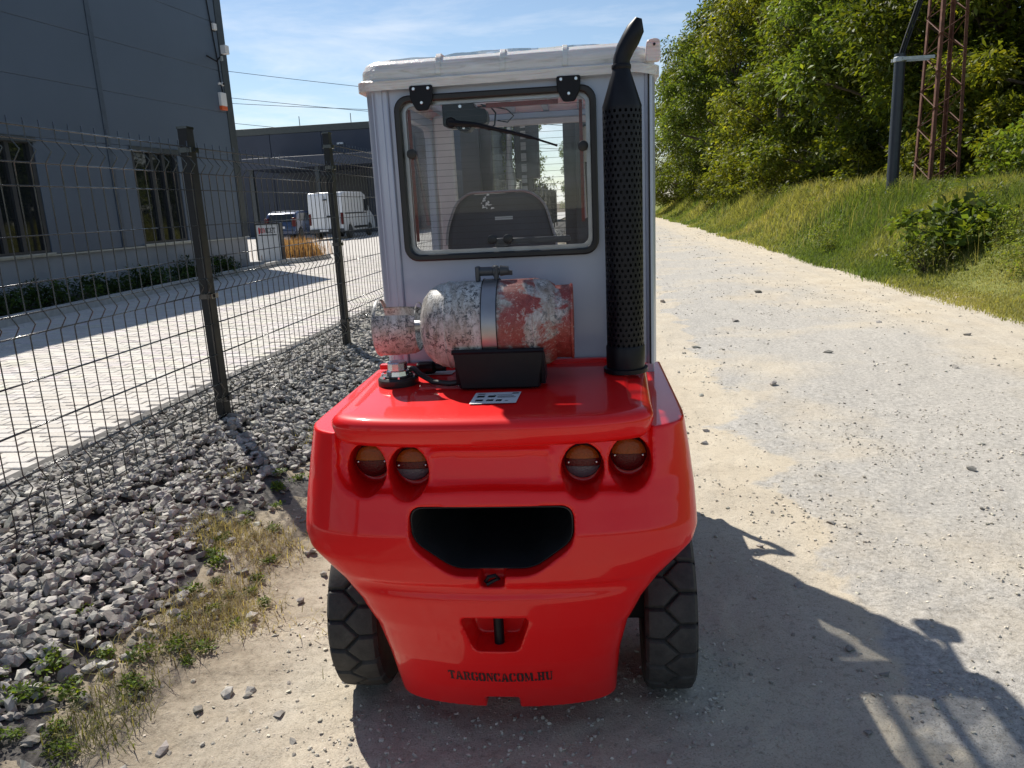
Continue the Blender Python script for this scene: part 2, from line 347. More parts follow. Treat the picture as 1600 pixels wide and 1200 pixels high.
def terrain(x, y):
    x = np.asarray(x, float); y = np.asarray(y, float)
    z = 0.145*sstep(-1.15, -2.25, x)+0.055*sstep(-2.28, -2.42, x)
    z = z+1.24*sstep(4.5, 7.3, x)+0.5*sstep(9, 30, x)
    on = sstep(-1.0, -0.3, x)*(1-sstep(4.6, 6, x))
    z = z+on*((vnoise(x, y, 0.7)-0.5)*0.05*sstep(2.6, 5, y))
    z = z+sstep(4.7, 6, x)*(vnoise(x, y, 0.8)-0.5)*0.16
    return z
def grid(xs, ys, zf):
    X, Y = np.meshgrid(xs, ys, indexing='ij'); Z = zf(X, Y); V = np.stack([X, Y, Z], -1).reshape(-1, 3); ny = len(ys)
    i, j = np.meshgrid(np.arange(len(xs)-1), np.arange(ny-1), indexing='ij'); a = (i*ny+j).ravel()
    return V, np.stack([a, a+ny, a+ny+1, a+1], -1)

# ------------------------------------------------------------------ setting: ground sheets
xs = np.concatenate([np.linspace(-900, -60, 12), np.linspace(-50, 60, 111), np.linspace(70, 900, 12)])
ys = np.concatenate([np.linspace(-200, -20, 8), np.linspace(-15, 120, 80), np.linspace(150, 1800, 14)])
V, F = grid(xs, ys, lambda x, y: terrain(x, y)-0.09)
tag(link('ground', np_mesh('ground', V, F), 'soil', smooth=True), kind='structure')
xs = np.linspace(-1.95, 5.6, 330); ys = np.concatenate([np.linspace(-6, 1.2, 20), 1.2*np.exp(np.linspace(0.012, math.log(150/1.2), 420))])
def roadz(x, y):
    n = (vnoise(x, y, 18)-0.5)*0.010+(vnoise(x, y, 42)-0.5)*0.007+(vnoise(x, y, 4.1)-0.5)*0.016
    return terrain(x, y)+n-0.03*sstep(-1.6, -1.9, x)-0.06*sstep(4.6, 5.2, x)
V, F = grid(xs, ys, roadz)
tag(link('dirt_road', np_mesh('dirt_road', V, F), 'road', smooth=True), kind='structure')
V, F = grid(np.linspace(-3.10, -1.5, 50), np.linspace(-4, 60, 300), lambda x, y: terrain(x, y)-0.012+(vnoise(x, y, 6)-0.5)*0.03)
tag(link('gravel_bed', np_mesh('gravel_bed', V, F), 'bed', smooth=True), kind='structure')
xs = np.concatenate([np.linspace(4.25, 9, 74), np.linspace(9.3, 45, 40)]); ys = np.linspace(-5, 150, 260)
V, F = grid(xs, ys, lambda x, y: terrain(x, y)+0.02-0.10*(1-sstep(4.45, 4.85, x+(vnoise(x, y, 0.9)-0.5)*0.5)))
tag(link('grass_verge', np_mesh('grass_verge', V, F), 'turf', smooth=True), kind='structure')

# paving of the yard: base slab, single pavers near the fence, the rest joined
V, F = grid(np.linspace(-60, -3.2, 40), np.linspace(-12, 110, 60), lambda x, y: 0.188+0*x)
yard = tag(link('yard_paving', np_mesh('yard_paving', V, F), 'slab'), kind='structure')
PX, PY, GAP = 0.10, 0.20, 0.006
def paver_geo(cx, cy, cz, rot, g):
    hx, hy = (PX/2-g/2, PY/2-g/2) if rot else (PY/2-g/2, PX/2-g/2); c = 0.005
    b = [(-hx, -hy, -0.03), (hx, -hy, -0.03), (hx, hy, -0.03), (-hx, hy, -0.03), (-hx, -hy, -c), (hx, -hy, -c), (hx, hy, -c), (-hx, hy, -c), (-hx+c, -hy+c, 0), (hx-c, -hy+c, 0), (hx-c, hy-c, 0), (-hx+c, hy-c, 0)]
    return [(x+cx, y+cy, z+cz) for x, y, z in b]
PF = [(0, 1, 5, 4), (1, 2, 6, 5), (2, 3, 7, 6), (3, 0, 4, 7), (4, 5, 9, 8), (5, 6, 10, 9), (6, 7, 11, 10), (7, 4, 8, 11), (8, 9, 10, 11)]
def pcol(): 
    k = 0.90+0.18*rng.random(); return np.array([0.60, 0.565, 0.52])*k*np.array([1, 1+0.02*rng.standard_normal(), 1+0.03*rng.standard_normal()])
cells = []
ny = int((24-2.2)/PX)
for j in range(ny):
    y = 2.2+j*PX
    for i in range(25):
        x = -3.31-i*PY-(PY/2 if j % 2 else 0)
        if x > -8.05: cells.append((x, y))
cells.sort(key=lambda c: (c[0]+0.0)**2*1.0+c[1]**2 if c[1] > 3.2 else 1e9)
vars_ = []
for k in range(6):
    me = np_mesh('paver', paver_geo(0, 0, 0, False, GAP), PF, np.tile(pcol(), (12, 1)), True); me.materials.append(M['paver']); vars_.append(me)
for k, (x, y) in enumerate(cells[:300]):
    o = link('paver', vars_[k % 6 if k % 7 else (k*5) % 6], None, yard); o.location = (x, y, 0.2+0.002*rng.standard_normal()); o.rotation_euler = (0.006*rng.standard_normal(), 0.006*rng.standard_normal(), 0.006*rng.standard_normal())
V = []; F = []; Cc = []
for k, (x, y) in enumerate(cells[300:]):
    V += paver_geo(x, y, 0.2+0.002*rng.standard_normal(), False, GAP); F += [tuple(q+12*k for q in f) for f in PF]; Cc += [pcol()]*12
tag(link('paver_field', np_mesh('paver_field', V, F, np.array(Cc), True), 'paver', yard), kind='stuff')
edging = tag(empty('yard_edging', (-3.14, 0, 0.2)), 'dark concrete edging along the paving beside the fence gravel', 'edging')
for k in range(26):
    part('edging_stone', MB().box(-0.055, 0.035, 1.2+k, 2.193+k, -0.12, 0.012+0.004*rng.random()), 'edging', edging, bevel=0.006)
far_kerb = tag(empty('yard_kerb', (0, 0, 0.2)), 'pale concrete kerb between the paving and the planted bed', 'kerb')
for k in range(16):
    y0 = 3+k*1.2; x0 = -7.42-(y0-3)*0.047
    part('kerb_stone', MB().prism([(x0-0.62, y0), (x0-0.5, y0), (x0-0.5-0.055, y0+1.19), (x0-0.62-0.055, y0+1.19)], -0.05, 0.13, 'z'), 'concrete', far_kerb, bevel=0.01)

# ------------------------------------------------------------------ stones
_ico = None
def ico():
    global _ico
    if _ico is None:
        bm = bmesh.new(); bmesh.ops.create_icosphere(bm, subdivisions=1, radius=1.0); bm.verts.ensure_lookup_table()
        _ico = (np.array([v.co[:] for v in bm.verts]), np.array([[v.index for v in f.verts] for f in bm.faces])); bm.free()
    return _ico
def stones(pos, size, cols, flat=0.62, jit=0.33):
    iv, ifc = ico(); n = len(pos)
    j = 1+jit*rng.standard_normal((n, 12, 1)).clip(-1.3, 1.3)
    v = iv[None]*j
    sc = np.stack([0.75+0.5*rng.random(n), 0.75+0.5*rng.random(n), flat*(0.7+0.6*rng.random(n))], -1); v = v*sc[:, None, :]
    a = rng.random(n)*2*PI; t = rng.standard_normal(n)*0.45
    c, s = np.cos(t)[:, None], np.sin(t)[:, None]; x, y, z = v[..., 0], v[..., 1], v[..., 2]
    y, z = y*c-z*s, y*s+z*c
    c, s = np.cos(a)[:, None], np.sin(a)[:, None]; x, y = x*c-y*s, x*s+y*c
    v = np.stack([x, y, z], -1)*size[:, None, None]+pos[:, None, :]
    f = (ifc[None]+12*np.arange(n)[:, None, None]).reshape(-1, 3)
    return v.reshape(-1, 3), f, np.repeat(cols, 12, 0)
def stone_cols(n, base=(0.34, 0.325, 0.295), var=0.32):
    k = 1+var*rng.standard_normal((n, 1)).clip(-1.6, 1.8); return np.array(base)[None]*k*(1+0.012*rng.standard_normal((n, 3)))
def edge_x(y): return -1.66+0.16*np.sin(y*1.3)+(vnoise(y, y*0+3, 2.2)-0.5)*0.35-0.22*sstep(2.7, 1.7, y)-0.1*sstep(4, 9, y)
pos = []; siz = []
for y0, y1, dens, s0, s1 in ((1.2, 4.2, 1500, 0.014, 0.030), (4.2, 8, 1150, 0.015, 0.031), (8, 16, 700, 0.018, 0.034), (16, 40, 160, 0.025, 0.05)):
    n = int(dens*(y1-y0)*1.75); x = -3.08+1.95*rng.random(n); y = y0+(y1-y0)*rng.random(n)
    d = x-edge_x(y); keep = rng.random(n) < np.where(d < -0.05, 1.0, np.where(d < 0.35, 0.5*np.exp(-((d+0.05)/0.11)), 0.02))
    x, y = x[keep], y[keep]; s = s0+(s1-s0)*rng.random(len(x))**1.5
    pos.append(np.stack([x, y, terrain(x, y)+s*0.25+0.028*rng.random(len(x))*(x < edge_x(y)-0.1)], -1)); siz.append(s)
pos = np.concatenate(pos); siz = np.concatenate(siz)
V, F, Cc = stones(pos, siz, stone_cols(len(pos)))
tag(link('crushed_gravel', np_mesh('crushed_gravel', V, F, Cc, True), 'stone'), 'angular grey crushed gravel heaped along the foot of the fence', 'gravel', kind='stuff')
# grit and small stones lying on the road
pos = []; siz = []
for y0, y1, n, s0, s1 in ((1.3, 3.2, 30000, 0.0016, 0.008), (3.2, 6, 16000, 0.0026, 0.0095), (6, 14, 6500, 0.005, 0.014), (14, 40, 2600, 0.010, 0.024)):
    y = y0+(y1-y0)*rng.random(n); x = -1.6+(6.3)*rng.random(n)
    p = vnoise(x, y, 1.3)*vnoise(x, y, 4.0); keep = rng.random(n) < (0.08+3.4*p**1.8); x, y = x[keep], y[keep]; s = s0+(s1-s0)*rng.random(len(x))**3.2
    pos.append(np.stack([x, y, roadz(x, y)+s*0.25], -1)); siz.append(s)
pos = np.concatenate(pos); siz = np.concatenate(siz)
V, F, Cc = stones(pos, siz, stone_cols(len(pos), (0.52, 0.48, 0.40), 0.26))
tag(link('road_grit', np_mesh('road_grit', V, F, Cc, True), 'stone'), 'loose grit and pebbles scattered over the dirt road', 'pebbles', kind='stuff')
smesh = []
for k in range(6):
    V, F, Cc = stones(np.zeros((1, 3)), np.ones(1), stone_cols(1, (0.34, 0.32, 0.285), 0.25)); me = np_mesh('stone', V, F, Cc, True); me.materials.append(M['stone']); smesh.append(me)
spots = [(-1.02, 1.98, .019), (-0.86, 2.17, .026), (-1.30, 1.80, .022), (-1.16, 2.06, .014), (-0.93, 1.87, .012), (-1.22, 2.42, .013), (-0.90, 1.72, .02), (0.74, 2.86, .022), (0.66, 3.18, .014), (0.80, 2.42, .018), (0.86, 2.26, .016), (0.95, 2.10, .014),
         (1.02, 3.42, .018), (0.62, 4.68, .03), (0.66, 4.95, .02), (1.95, 4.15, .028), (1.75, 3.6, .014), (2.2, 4.6, .02), (0.72, 1.98, .012), (0.9, 1.9, .014), (1.35, 6.2, .03), (2.1, 7.4, .04), (2.9, 6.6, .03), (0.95, 7.9, .04), (1.6, 9.5, .05), (3.1, 9.0, .04), (0.9, 11.5, .05), (2.4, 12.2, .06), (3.6, 8.0, .035), (0.75, 5.9, .022)]
for k, (x, y, s) in enumerate(spots):
    o = link('stone', smesh[k % 6], None); o.location = (x, y, float(roadz(np.array(x), np.array(y)))+s*0.22); o.scale = (s, s, s*0.9); o.rotation_euler = (0, 0, k*1.7)
    tag(o, 'loose grey stone lying on the pale dirt road', 'stone', 'loose stones on the road')

# ------------------------------------------------------------------ forklift
FL = tag(empty('forklift', (-0.295, 1.78, 0), R(1.2)), 'red forklift with silver cab and tall black exhaust on the dirt road', 'forklift')
def rear_y(z): return np.interp(z, [0.10, 0.2, 0.3, 0.42, 0.50, 0.56, 0.60, 0.68, 0.74, 0.80, 0.88, 0.93], [0.125, 0.075, 0.036, 0.010, 0.004, 0.000, 0.000, 0.010, 0.030, 0.048, 0.066, 0.078])
def half_w(z): return np.interp(z, [0.10, 0.20, 0.295, 0.39, 0.467, 0.53, 0.577, 0.615, 0.65, 0.75, 0.84, 0.93], [0.318, 0.322, 0.33, 0.352, 0.392, 0.442, 0.492, 0.532, 0.543, 0.538, 0.528, 0.515])
def rear_surf(x, z):
    w = half_w(z); t = np.clip(np.abs(x)/w, 0, 1); L = np.interp(z, [0.1, 0.45, 0.62], [0.10, 0.14, 0.22]); n = 4.6
    y = rear_y(z)+L*(1-(1-t**n)**(1/n))+0.045*t*t
    # recessed lamp panel with rounded corners and the shallow centre panel
    def rb(cx, cz, hx, hz, r):
        qx = np.abs(x-cx)-hx+r; qz = np.abs(z-cz)-hz+r
        return np.hypot(np.maximum(qx, 0), np.maximum(qz, 0))+np.minimum(np.maximum(qx, qz), 0)-r
    y = y+0.026*sstep(0.004, -0.005, rb(0.0, 0.90, 0.415, 0.125-0.02*np.cos(np.clip(x/0.42, -1, 1)*PI/2), 0.07))
    y = y-0.006*sstep(0.004, -0.004, np.abs(rb(0.0, 0.842, 0.155, 0.042, 0.012))-0.004)
    y = y+0.010*sstep(0.555, 0.540, z)*sstep(0.50, 0.53, z)*(1-sstep(0.30, 0.42, np.abs(x)))
    return y
nu = 150; zs = np.linspace(0.11, 0.93, 150)
V = []; F = []
for z in zs:
    w = float(half_w(z)); th = np.linspace(-1, 1, nu); x = w*np.sin(th*PI/2); x[0], x[-1] = -w, w
    y = rear_surf(x, np.full(nu, z)); V += [(-w, 0.95, z)]+[(a, c, z) for a, c in zip(x, y)]+[(w, 0.95, z)]
m_ = nu+2
for i in range(len(zs)-1):
    for k in range(m_): F.append((i*m_+k, i*m_+(k+1) % m_, (i+1)*m_+(k+1) % m_, (i+1)*m_+k))
F += [tuple(range(m_))[::-1], tuple(range((len(zs)-1)*m_, len(zs)*m_))]
cw = part('counterweight', MB().add(V, F), 'red', FL)
cut = []
def cutter(mb):
    o = link('cutter', mb.mesh('cutter'), None, FL); cut.append(o); return o
mouth = round_poly([(-0.213, 0.752), (0.213, 0.752), (0.213, 0.655), (0.105, 0.575), (-0.105, 0.575), (-0.213, 0.655)], 0.035)
cutter(MB().prism(mouth, -0.2, 0.55))
cutter(MB().prism([(-0.04, 0.60), (0.036, 0.60), (0.028, 0.540), (-0.032, 0.540)], -0.2, 0.07))
cutter(MB().prism(round_poly([(-0.095, 0.452), (0.092, 0.452), (0.056, 0.345), (-0.062, 0.345)], 0.02), -0.2, 0.12))
cutter(MB().box(-0.052, 0.042, -0.3, 0.22, 0.05, 0.158))
LAMPS = [(-0.334, 0.836), (-0.218, 0.830), (0.238, 0.830), (0.360, 0.840)]
for lx, lz in LAMPS:
    cutter(MB().add([(lx+0.0555*math.cos(2*PI*k/32), t, lz+0.066*math.sin(2*PI*k/32)) for t in (-0.2, float(rear_surf(np.array(lx), np.array(lz)))+0.085) for k in range(32)],
                    [tuple(range(32)), tuple(range(32, 64))[::-1]]+[(k, 32+k, 32+(k+1) % 32, (k+1) % 32) for k in range(32)]))
for c in cut:
    md = cw.modifiers.new('cut', 'BOOLEAN'); md.operation = 'DIFFERENCE'; md.object = c; md.solver = 'EXACT'
md = cw.modifiers.new('remesh', 'REMESH'); md.mode = 'VOXEL'; md.voxel_size = 0.0046; md.use_smooth_shade = True
md = cw.modifiers.new('smooth', 'SMOOTH'); md.factor = 0.5; md.iterations = 4
bpy.context.view_layer.update()
dg = bpy.context.evaluated_depsgraph_get()
me = bpy.data.meshes.new_from_object(cw.evaluated_get(dg)); cw.modifiers.clear(); cw.data = me
me.polygons.foreach_set('use_smooth', [True]*len(me.polygons))
if not me.materials: me.materials.append(M['red'])
for c in cut: bpy.data.objects.remove(c, do_unlink=True)
def half_disc(r, z0, z1, y, t, sq=1.0, n=14):
    # slice of a domed round lens between heights z0 and z1 (relative to its centre)
    mb = MB(); V = []; F = []
    rows = 6
    for i in range(rows+1):
        z = z0+(z1-z0)*i/rows; w = math.sqrt(max(0, r*r-z*z))
        for k in range(n+1):
            x = -w+2*w*k/n; V.append((x, y-t*math.sqrt(max(0, 1-(x*x+z*z)/(r*r*1.02))), z))
    for i in range(rows):
        for k in range(n): a = i*(n+1)+k; F.append((a, a+1, a+n+2, a+n+1))
    return mb.add(V, F)
for q, (lx, lz) in enumerate(LAMPS):
    y0 = float(rear_surf(np.array(lx), np.array(lz)))+0.066
    lamp = part('tail_light', MB().lathe([(0.048, 0.03), (0.048, -0.002), (0.0455, -0.004)], (0, 0, 0), 'y', 32), 'rubber', FL, smooth=True)
    lamp.location = (lx, y0, lz+0.003); lamp['label'] = ['amber and red round tail light near the outer edge', 'amber and clear round reversing light', 'amber and clear round reversing light', 'amber and red round tail light near the outer edge'][q]
    r = 0.0455
    if q in (0, 3): segs = [('amber', 0.004, r), ('redlens', -r, 0.003)]
    else: segs = [('amber', 0.010, r), ('redlens', -0.010, 0.009), ('clearlens', -r, -0.011)]
    for mt, a, c in segs: part('lens', half_disc(r, a, c, -0.006, 0.012), mt, lamp, smooth=True)
    for s in (-1, 1): part('screw', MB().lathe([(0.003, 0.0), (0.003, -0.004), (0.001, -0.005)], (s*0.037, -0.013, 0.0), 'y', 8), 'chrome', lamp)
part('tow_pin', MB().lathe([(0.014, 0.30), (0.014, 0.47)], (0.0, 0.075, 0), 'z', 16), 'black', FL, smooth=True)
part('tow_pin_clip', MB().tube([(-0.022, 0.03, 0.548), (-0.012, 0.022, 0.566), (0.006, 0.018, 0.572), (0.014, 0.024, 0.56), (0.0, 0.026, 0.553), (-0.018, 0.02, 0.545)], 0.005, 6), 'black', FL, smooth=True)
part('radiator_grille', MB().box(-0.24, 0.24, 0.53, 0.545, 0.54, 0.78), 'dark', FL)
inn = round_poly([(-0.2105, 0.7495), (0.2105, 0.7495), (0.2105, 0.657), (0.104, 0.578), (-0.104, 0.578), (-0.2105, 0.657)], 0.034); inn2 = [(x*0.985, 0.66+(z-0.66)*0.975) for x, z in inn]
part('duct_liner', MB().ring(inn, inn2, 0.045, 0.528), 'dark', FL)

# stencil lettering on the tail
GL = {'T': [(0, 6, 5, 7), (1.7, 0, 3.3, 5.9), (0, 5, .7, 6), (4.3, 5, 5, 6), (1, 0, 4, .6)],
      'A': [('p', (0, 0), (1.3, 0), (2.5, 6.9), (1.9, 6.9)), ('p', (2.6, 7), (3.2, 7), (5.4, 0), (3.4, 0)), (1.2, 1.8, 3.6, 2.6), (-.3, 0, 1.7, .6), (3.1, 0, 5.6, .6)],
      'R': [(.6, 0, 2.0, 7), (0, 6.4, 2.2, 7), (0, 0, 2.4, .6), (2.5, 6.3, 4, 7), (3.3, 3.9, 4.8, 6.6), (2.5, 3.3, 4, 4), ('p', (2.6, 3.2), (3.8, 3.2), (5.4, 0), (3.8, 0))],
      'G': [(0, 1, 1.6, 6), (.6, 5.6, 2.3, 7), (.6, 0, 2.3, 1.2), (2.9, 6.3, 4.4, 7), (3.8, 4.8, 4.8, 6.8), (2.9, 0, 4, .7), (3.4, 0, 4.8, 3), (2.8, 2.5, 5.2, 3.1)],
      'O': [(0, 1, 1.6, 6), (.6, 5.6, 2.3, 7), (.6, 0, 2.3, 1.2), (2.8, 5.6, 4.5, 7), (2.8, 0, 4.5, 1.2), (3.5, 1, 5.1, 6)],
      'N': [(.5, 0, 1.2, 7), (0, 0, 1.8, .5), ('p', (.6, 7), (2.2, 7), (4.8, 0), (3.6, 0)), (4.1, 1.8, 4.8, 7), (3.5, 6.5, 5.4, 7)],
      'C': [(0, 1, 1.6, 6), (.6, 5.6, 2.3, 7), (.6, 0, 2.3, 1.2), (2.9, 6.3, 4.3, 7), (3.6, 4.8, 4.7, 6.7), (2.9, 0, 4.2, .7), (3.7, .3, 4.7, 2)],
      'M': [(.5, 0, 1.2, 7), (0, 0, 1.8, .5), ('p', (.4, 7), (1.9, 7), (3.5, 1.2), (2.8, 0)), ('p', (3.2, .4), (3.7, 1.4), (5.0, 7), (4.4, 7)), (4.7, 0, 6.2, 7), (4.2, 0, 6.7, .5)],
      '.': [(.3, 0, 1.7, 1.4)],
      'H': [(.5, 0, 2, 7), (0, 0, 2.5, .6), (0, 6.4, 2.5, 7), (2.0, 3.2, 3.4, 3.9), (3.4, 0, 4.9, 7), (2.9, 0, 5.4, .6), (2.9, 6.4, 5.4, 7)],
      'U': [(.5, 1.2, 2, 7), (0, 6.4, 2.5, 7), (1, 0, 2.6, 1.4), (3.0, 0, 4.2, .8), (4.0, .6, 4.7, 7), (3.5, 6.4, 5.3, 7)], 'E': [(.5, 0, 1.9, 7), (1.9, 6.2, 4.4, 7), (1.9, 3.2, 3.8, 3.9), (1.9, 0, 4.4, .8)], 'I': [(.5, 0, 2, 7)]}
WD = {'M': 6.9, '.': 2.0, 'T': 5.2, 'H': 5.6, 'U': 5.4, 'I': 2.5, 'A': 5.5, 'R': 5.5}
def text_polys(txt):
    out = []; x = 0
    for ch in txt:
        for g in GL[ch]:
            q = list(g[1:]) if g[0] == 'p' else [(g[0], g[1]), (g[2], g[1]), (g[2], g[3]), (g[0], g[3])]
            out.append([(x+a, c/7) for a, c in q])
        x += WD.get(ch, 5.3)+0.35
    return out, x-0.35
polys, tw = text_polys('TARGONCACOM.HU')
mb = MB(); k_ = 0
for pl in polys:
    k_ += 1; q = []
    for a, c in pl:
        X = -0.145+0.287*a/tw; Zz = 0.236+0.034*c-0.004*math.cos((X)/0.14*PI/2); q.append((X, Zz))
    q = [(q[0][0]+(q[1][0]-q[0][0])*t, q[0][1]+(q[1][1]-q[0][1])*t) for t in (0, 1)]+q[2:]
    f_ = lambda X, Zz, d: (X, float(rear_surf(np.array(X), np.array(Zz)))-d, Zz)
    mb.add([f_(X, Zz, 0.0012+0.00005*k_ % 0.0008) for X, Zz in q], [tuple(range(len(q)))])
tx = link('lettering', mb.mesh('lettering'), 'print', FL)

# engine hood lid
def lid_outline(hw, yb, bow, yf, r=0.09, n=24):
    pts = [(-hw-0.02, yf)]
    for k in range(n+1):
        t = -1+2*k/n; x = hw*math.sin(t*PI/2); tt = abs(x)/hw
        pts.append((x, yb+bow*(x/hw)**2+0.13*(1-(1-min(1, tt)**5)**(1/5))))
    return pts+[(hw+0.02, yf)]
mb = MB(); o0 = lid_outline(0.425, 0.018, 0.04, 0.655); n_ = len(o0)
lay = [(1.0, 0.912, 0.022), (1.0, 0.925, 0.010), (1.0, 0.942, 0.004), (1.0, 0.955, 0.0), (1.0, 0.968, 0.001), (1.0, 0.978, 0.008), (1.0, 0.984, 0.018), (1.0, 0.987, 0.032), (1.0, 0.989, 0.06)]
V = []; F = []
for _, z, ins in lay:
    for i, (x, y) in enumerate(o0):
        a = Vector(o0[max(i-1, 0)]); c = Vector(o0[min(i+1, n_-1)]); t = (c-a).normalized(); nn = Vector((-t.y, t.x))
        if i in (0, n_-1): nn = Vector((-1 if x > 0 else 1, 0))
        V.append((x+nn.x*ins, y+(nn.y*ins if i not in (0, n_-1) else 0), z))
for i in range(len(lay)-1):
    for k in range(n_-1): F.append((i*n_+k, i*n_+k+1, (i+1)*n_+k+1, (i+1)*n_+k))
# gently crowned top
top0 = (len(lay)-1)*n_; rows = 8
base_ring = [V[top0+k] for k in range(n_)]
for r_ in range(1, rows+1):
    f_ = r_/rows
    for k in range(n_):
        x, y, z = base_ring[k]; V.append((x*(1-f_*0.02), y+(0.655-y)*f_, z+0.010*math.sin(f_*PI/2)))
    for k in range(n_-1):
        a = top0+(r_-1)*n_+k; F.append((a, a+1, a+n_+1, a+n_))
F.append(tuple(range(n_)))
hood = part('engine_hood', mb.add(V, F), 'red', FL, smooth=True, angle=70)
def hz(y): return 0.990+0.009*math.sin(min(1, max(0, (y-0.08)/0.57))*PI/2)
part('hood_hinge_bar', MB().box(-0.42, 0.44, 0.625, 0.652, 0.995, 1.012), 'red', FL, bevel=0.004)
st = part('hood_sticker', MB().add([(-0.056, 0.155, hz(.155)+.003), (0.068, 0.158, hz(.158)+.003), (0.074, 0.268, hz(.268)+.003), (-0.052, 0.265, hz(.265)+.003)], [(0, 1, 2, 3)]), 'label', FL)
mb = MB()
for (a, c, w, h) in ((-.044, .245, .02, .006), (-.044, .215, .02, .016), (-.044, .178, .02, .014), (-.014, .215, .02, .016), (-.014, .178, .018, .014), (.012, .176, .015, .014), (.012, .222, .045, .003), (.012, .211, .05, .003), (.0, .236, .05, .002), (.036, .176, .008, .004), (.05, .248, .018, .008)):
    zz = hz(c)+.0042; mb.add([(a, c, zz), (a+w, c, zz), (a+w+.002, c+h, hz(c+h)+.0042), (a+.002, c+h, hz(c+h)+.0042)], [(0, 1, 2, 3)])
link('print', mb.mesh('print'), 'print', st)
part('warning_sticker', MB().add([(-0.27, 0.50, hz(.5)+.003), (-0.16, 0.50, hz(.5)+.003), (-0.155, 0.555, hz(.555)+.003), (-0.26, 0.555, hz(.555)+.003)], [(0, 1, 2, 3)]), 'label', FL)
# filler cap
fc = part('filler_cap', MB().lathe([(0.058, 0.0), (0.060, 0.004), (0.060, 0.022), (0.055, 0.027), (0.045, 0.028), (0.045, 0.032)], (-0.305, 0.41, 0.993), 'z', 32), 'rubber', FL, smooth=True)
part('cap_body', MB().lathe([(0.036, 0.03), (0.034, 0.045), (0.030, 0.048), (0.030, 0.068), (0.027, 0.072)], (-0.305, 0.41, 0.993), 'z', 10), 'chrome', fc, smooth=True, angle=25)
for k in range(6): part('bolt', MB().lathe([(0.005, 0.028), (0.005, 0.034)], (-0.305+0.049*math.cos(k), 0.41+0.049*math.sin(k), 0.993), 'z', 6), 'chrome', fc)

# exhaust stack with a perforated guard
EXX, EXY = 0.372, 0.49
ex = part('exhaust_stack', MB().lathe([(0.066, 1.0), (0.066, 1.012), (0.045, 1.014), (0.043, 1.05), (0.043, 1.735), (0.054, 1.742), (0.055, 1.752), (0.026, 1.842), (0.024, 1.852)], (EXX, EXY, 0), 'z', 28), 'black_satin', FL, smooth=True)
mb = MB(); NA, NZ, r0 = 22, 46, 0.0545; z0, z1 = 1.03, 1.745
for j in range(NZ):
    for i in range(NA):
        da = 2*PI/NA; dz = (z1-z0)/NZ; a0 = (i+(0.5 if j % 2 else 0))*da
        pt = lambda u, v, rr=r0: (EXX+rr*math.cos(a0+u*da), EXY+rr*math.sin(a0+u*da), z0+(j+v)*dz)
        o_ = [pt(0, 0), pt(.5, 0), pt(1, 0), pt(1, 1), pt(.5, 1), pt(0, 1)]
        h_ = [pt(.27, .30), pt(.5, .17), pt(.73, .30), pt(.73, .70), pt(.5, .83), pt(.27, .70)]
        d_ = [pt(.27, .30, r0-.004), pt(.5, .17, r0-.004), pt(.73, .30, r0-.004), pt(.73, .70, r0-.004), pt(.5, .83, r0-.004), pt(.27, .70, r0-.004)]
        F = [(k, (k+1) % 6, 6+(k+1) % 6, 6+k) for k in range(6)]+[(6+k, 6+(k+1) % 6, 12+(k+1) % 6, 12+k) for k in range(6)]
        mb.add(o_+h_+d_, F)
me = bpy.data.meshes.new('guard'); me.from_pydata([tuple(p) for p in mb.v], [], mb.f); link('perforated_guard', me, 'black_satin', ex)
part('guard_foot', MB().lathe([(0.0565, 1.012), (0.0575, 1.03), (0.0575, 1.075), (0.0555, 1.08)], (EXX, EXY, 0), 'z', 28), 'black_satin', ex, smooth=True)
tp = [(EXX-0.001, EXY, 1.845), (EXX+0.001, EXY, 1.875), (EXX+0.011, EXY, 1.900), (EXX+0.026, EXY-.002, 1.924), (EXX+0.040, EXY-.005, 1.95), (EXX+0.048, EXY-.01, 1.975)]
mb = MB(); mb.tube(tp, [0.0235, 0.0235, 0.025, 0.026, 0.024, 0.009], 16); part('tail_pipe', mb, 'black_satin', ex, smooth=True)
part('pipe_clamp', MB().lathe([(0.0255, 1.848), (0.027, 1.852), (0.027, 1.858), (0.0255, 1.862)], (EXX, EXY, 0), 'z', 20), 'black', ex, smooth=True)

# bottle bracket on the hood
br = part('bottle_bracket', MB().prism([(-0.118, 1.106), (0.136, 1.106), (0.122, 1.0), (-0.100, 1.0)], 0.30, 0.312).box(-0.105, 0.125, 0.312, 0.52, 0.999, 1.008), 'black', FL, bevel=0.004)
part('side_cheek', MB().prism([(0.30, 1.104), (0.36, 1.075), (0.41, 1.05), (0.41, 1.008), (0.312, 1.008)], 0.126, 0.140, 'x'), 'black', br, bevel=0.003)
part('side_cheek', MB().prism([(0.30, 1.104), (0.36, 1.075), (0.41, 1.05), (0.41, 1.008), (0.312, 1.008)], -0.114, -0.102, 'x'), 'black', br, bevel=0.003)
part('rear_saddle', MB().prism([(-0.10, 1.10), (0.12, 1.10), (0.12, 1.008), (-0.10, 1.008)], 0.52, 0.53), 'black', br, bevel=0.003)
part('rolled_lip', MB().tube([(-0.12, 0.303, 1.106), (0.138, 0.303, 1.106)], 0.007, 8), 'black', br, smooth=True)
strap = part('strap', MB().lathe([(0.1285, -0.022), (0.1305, -0.022), (0.1305, 0.022), (0.1285, 0.022)], (-0.012, 0.43, 1.165), 'x', 48, closed=True), 'steel', br, smooth=True)
for s_ in (-0.0225, 0.0205): part('strap_edge', MB().lathe([(0.1288, s_), (0.132, s_), (0.132, s_+.002), (0.1288, s_+.002)], (-0.012, 0.43, 1.165), 'x', 48, closed=True), 'black', strap, smooth=True)
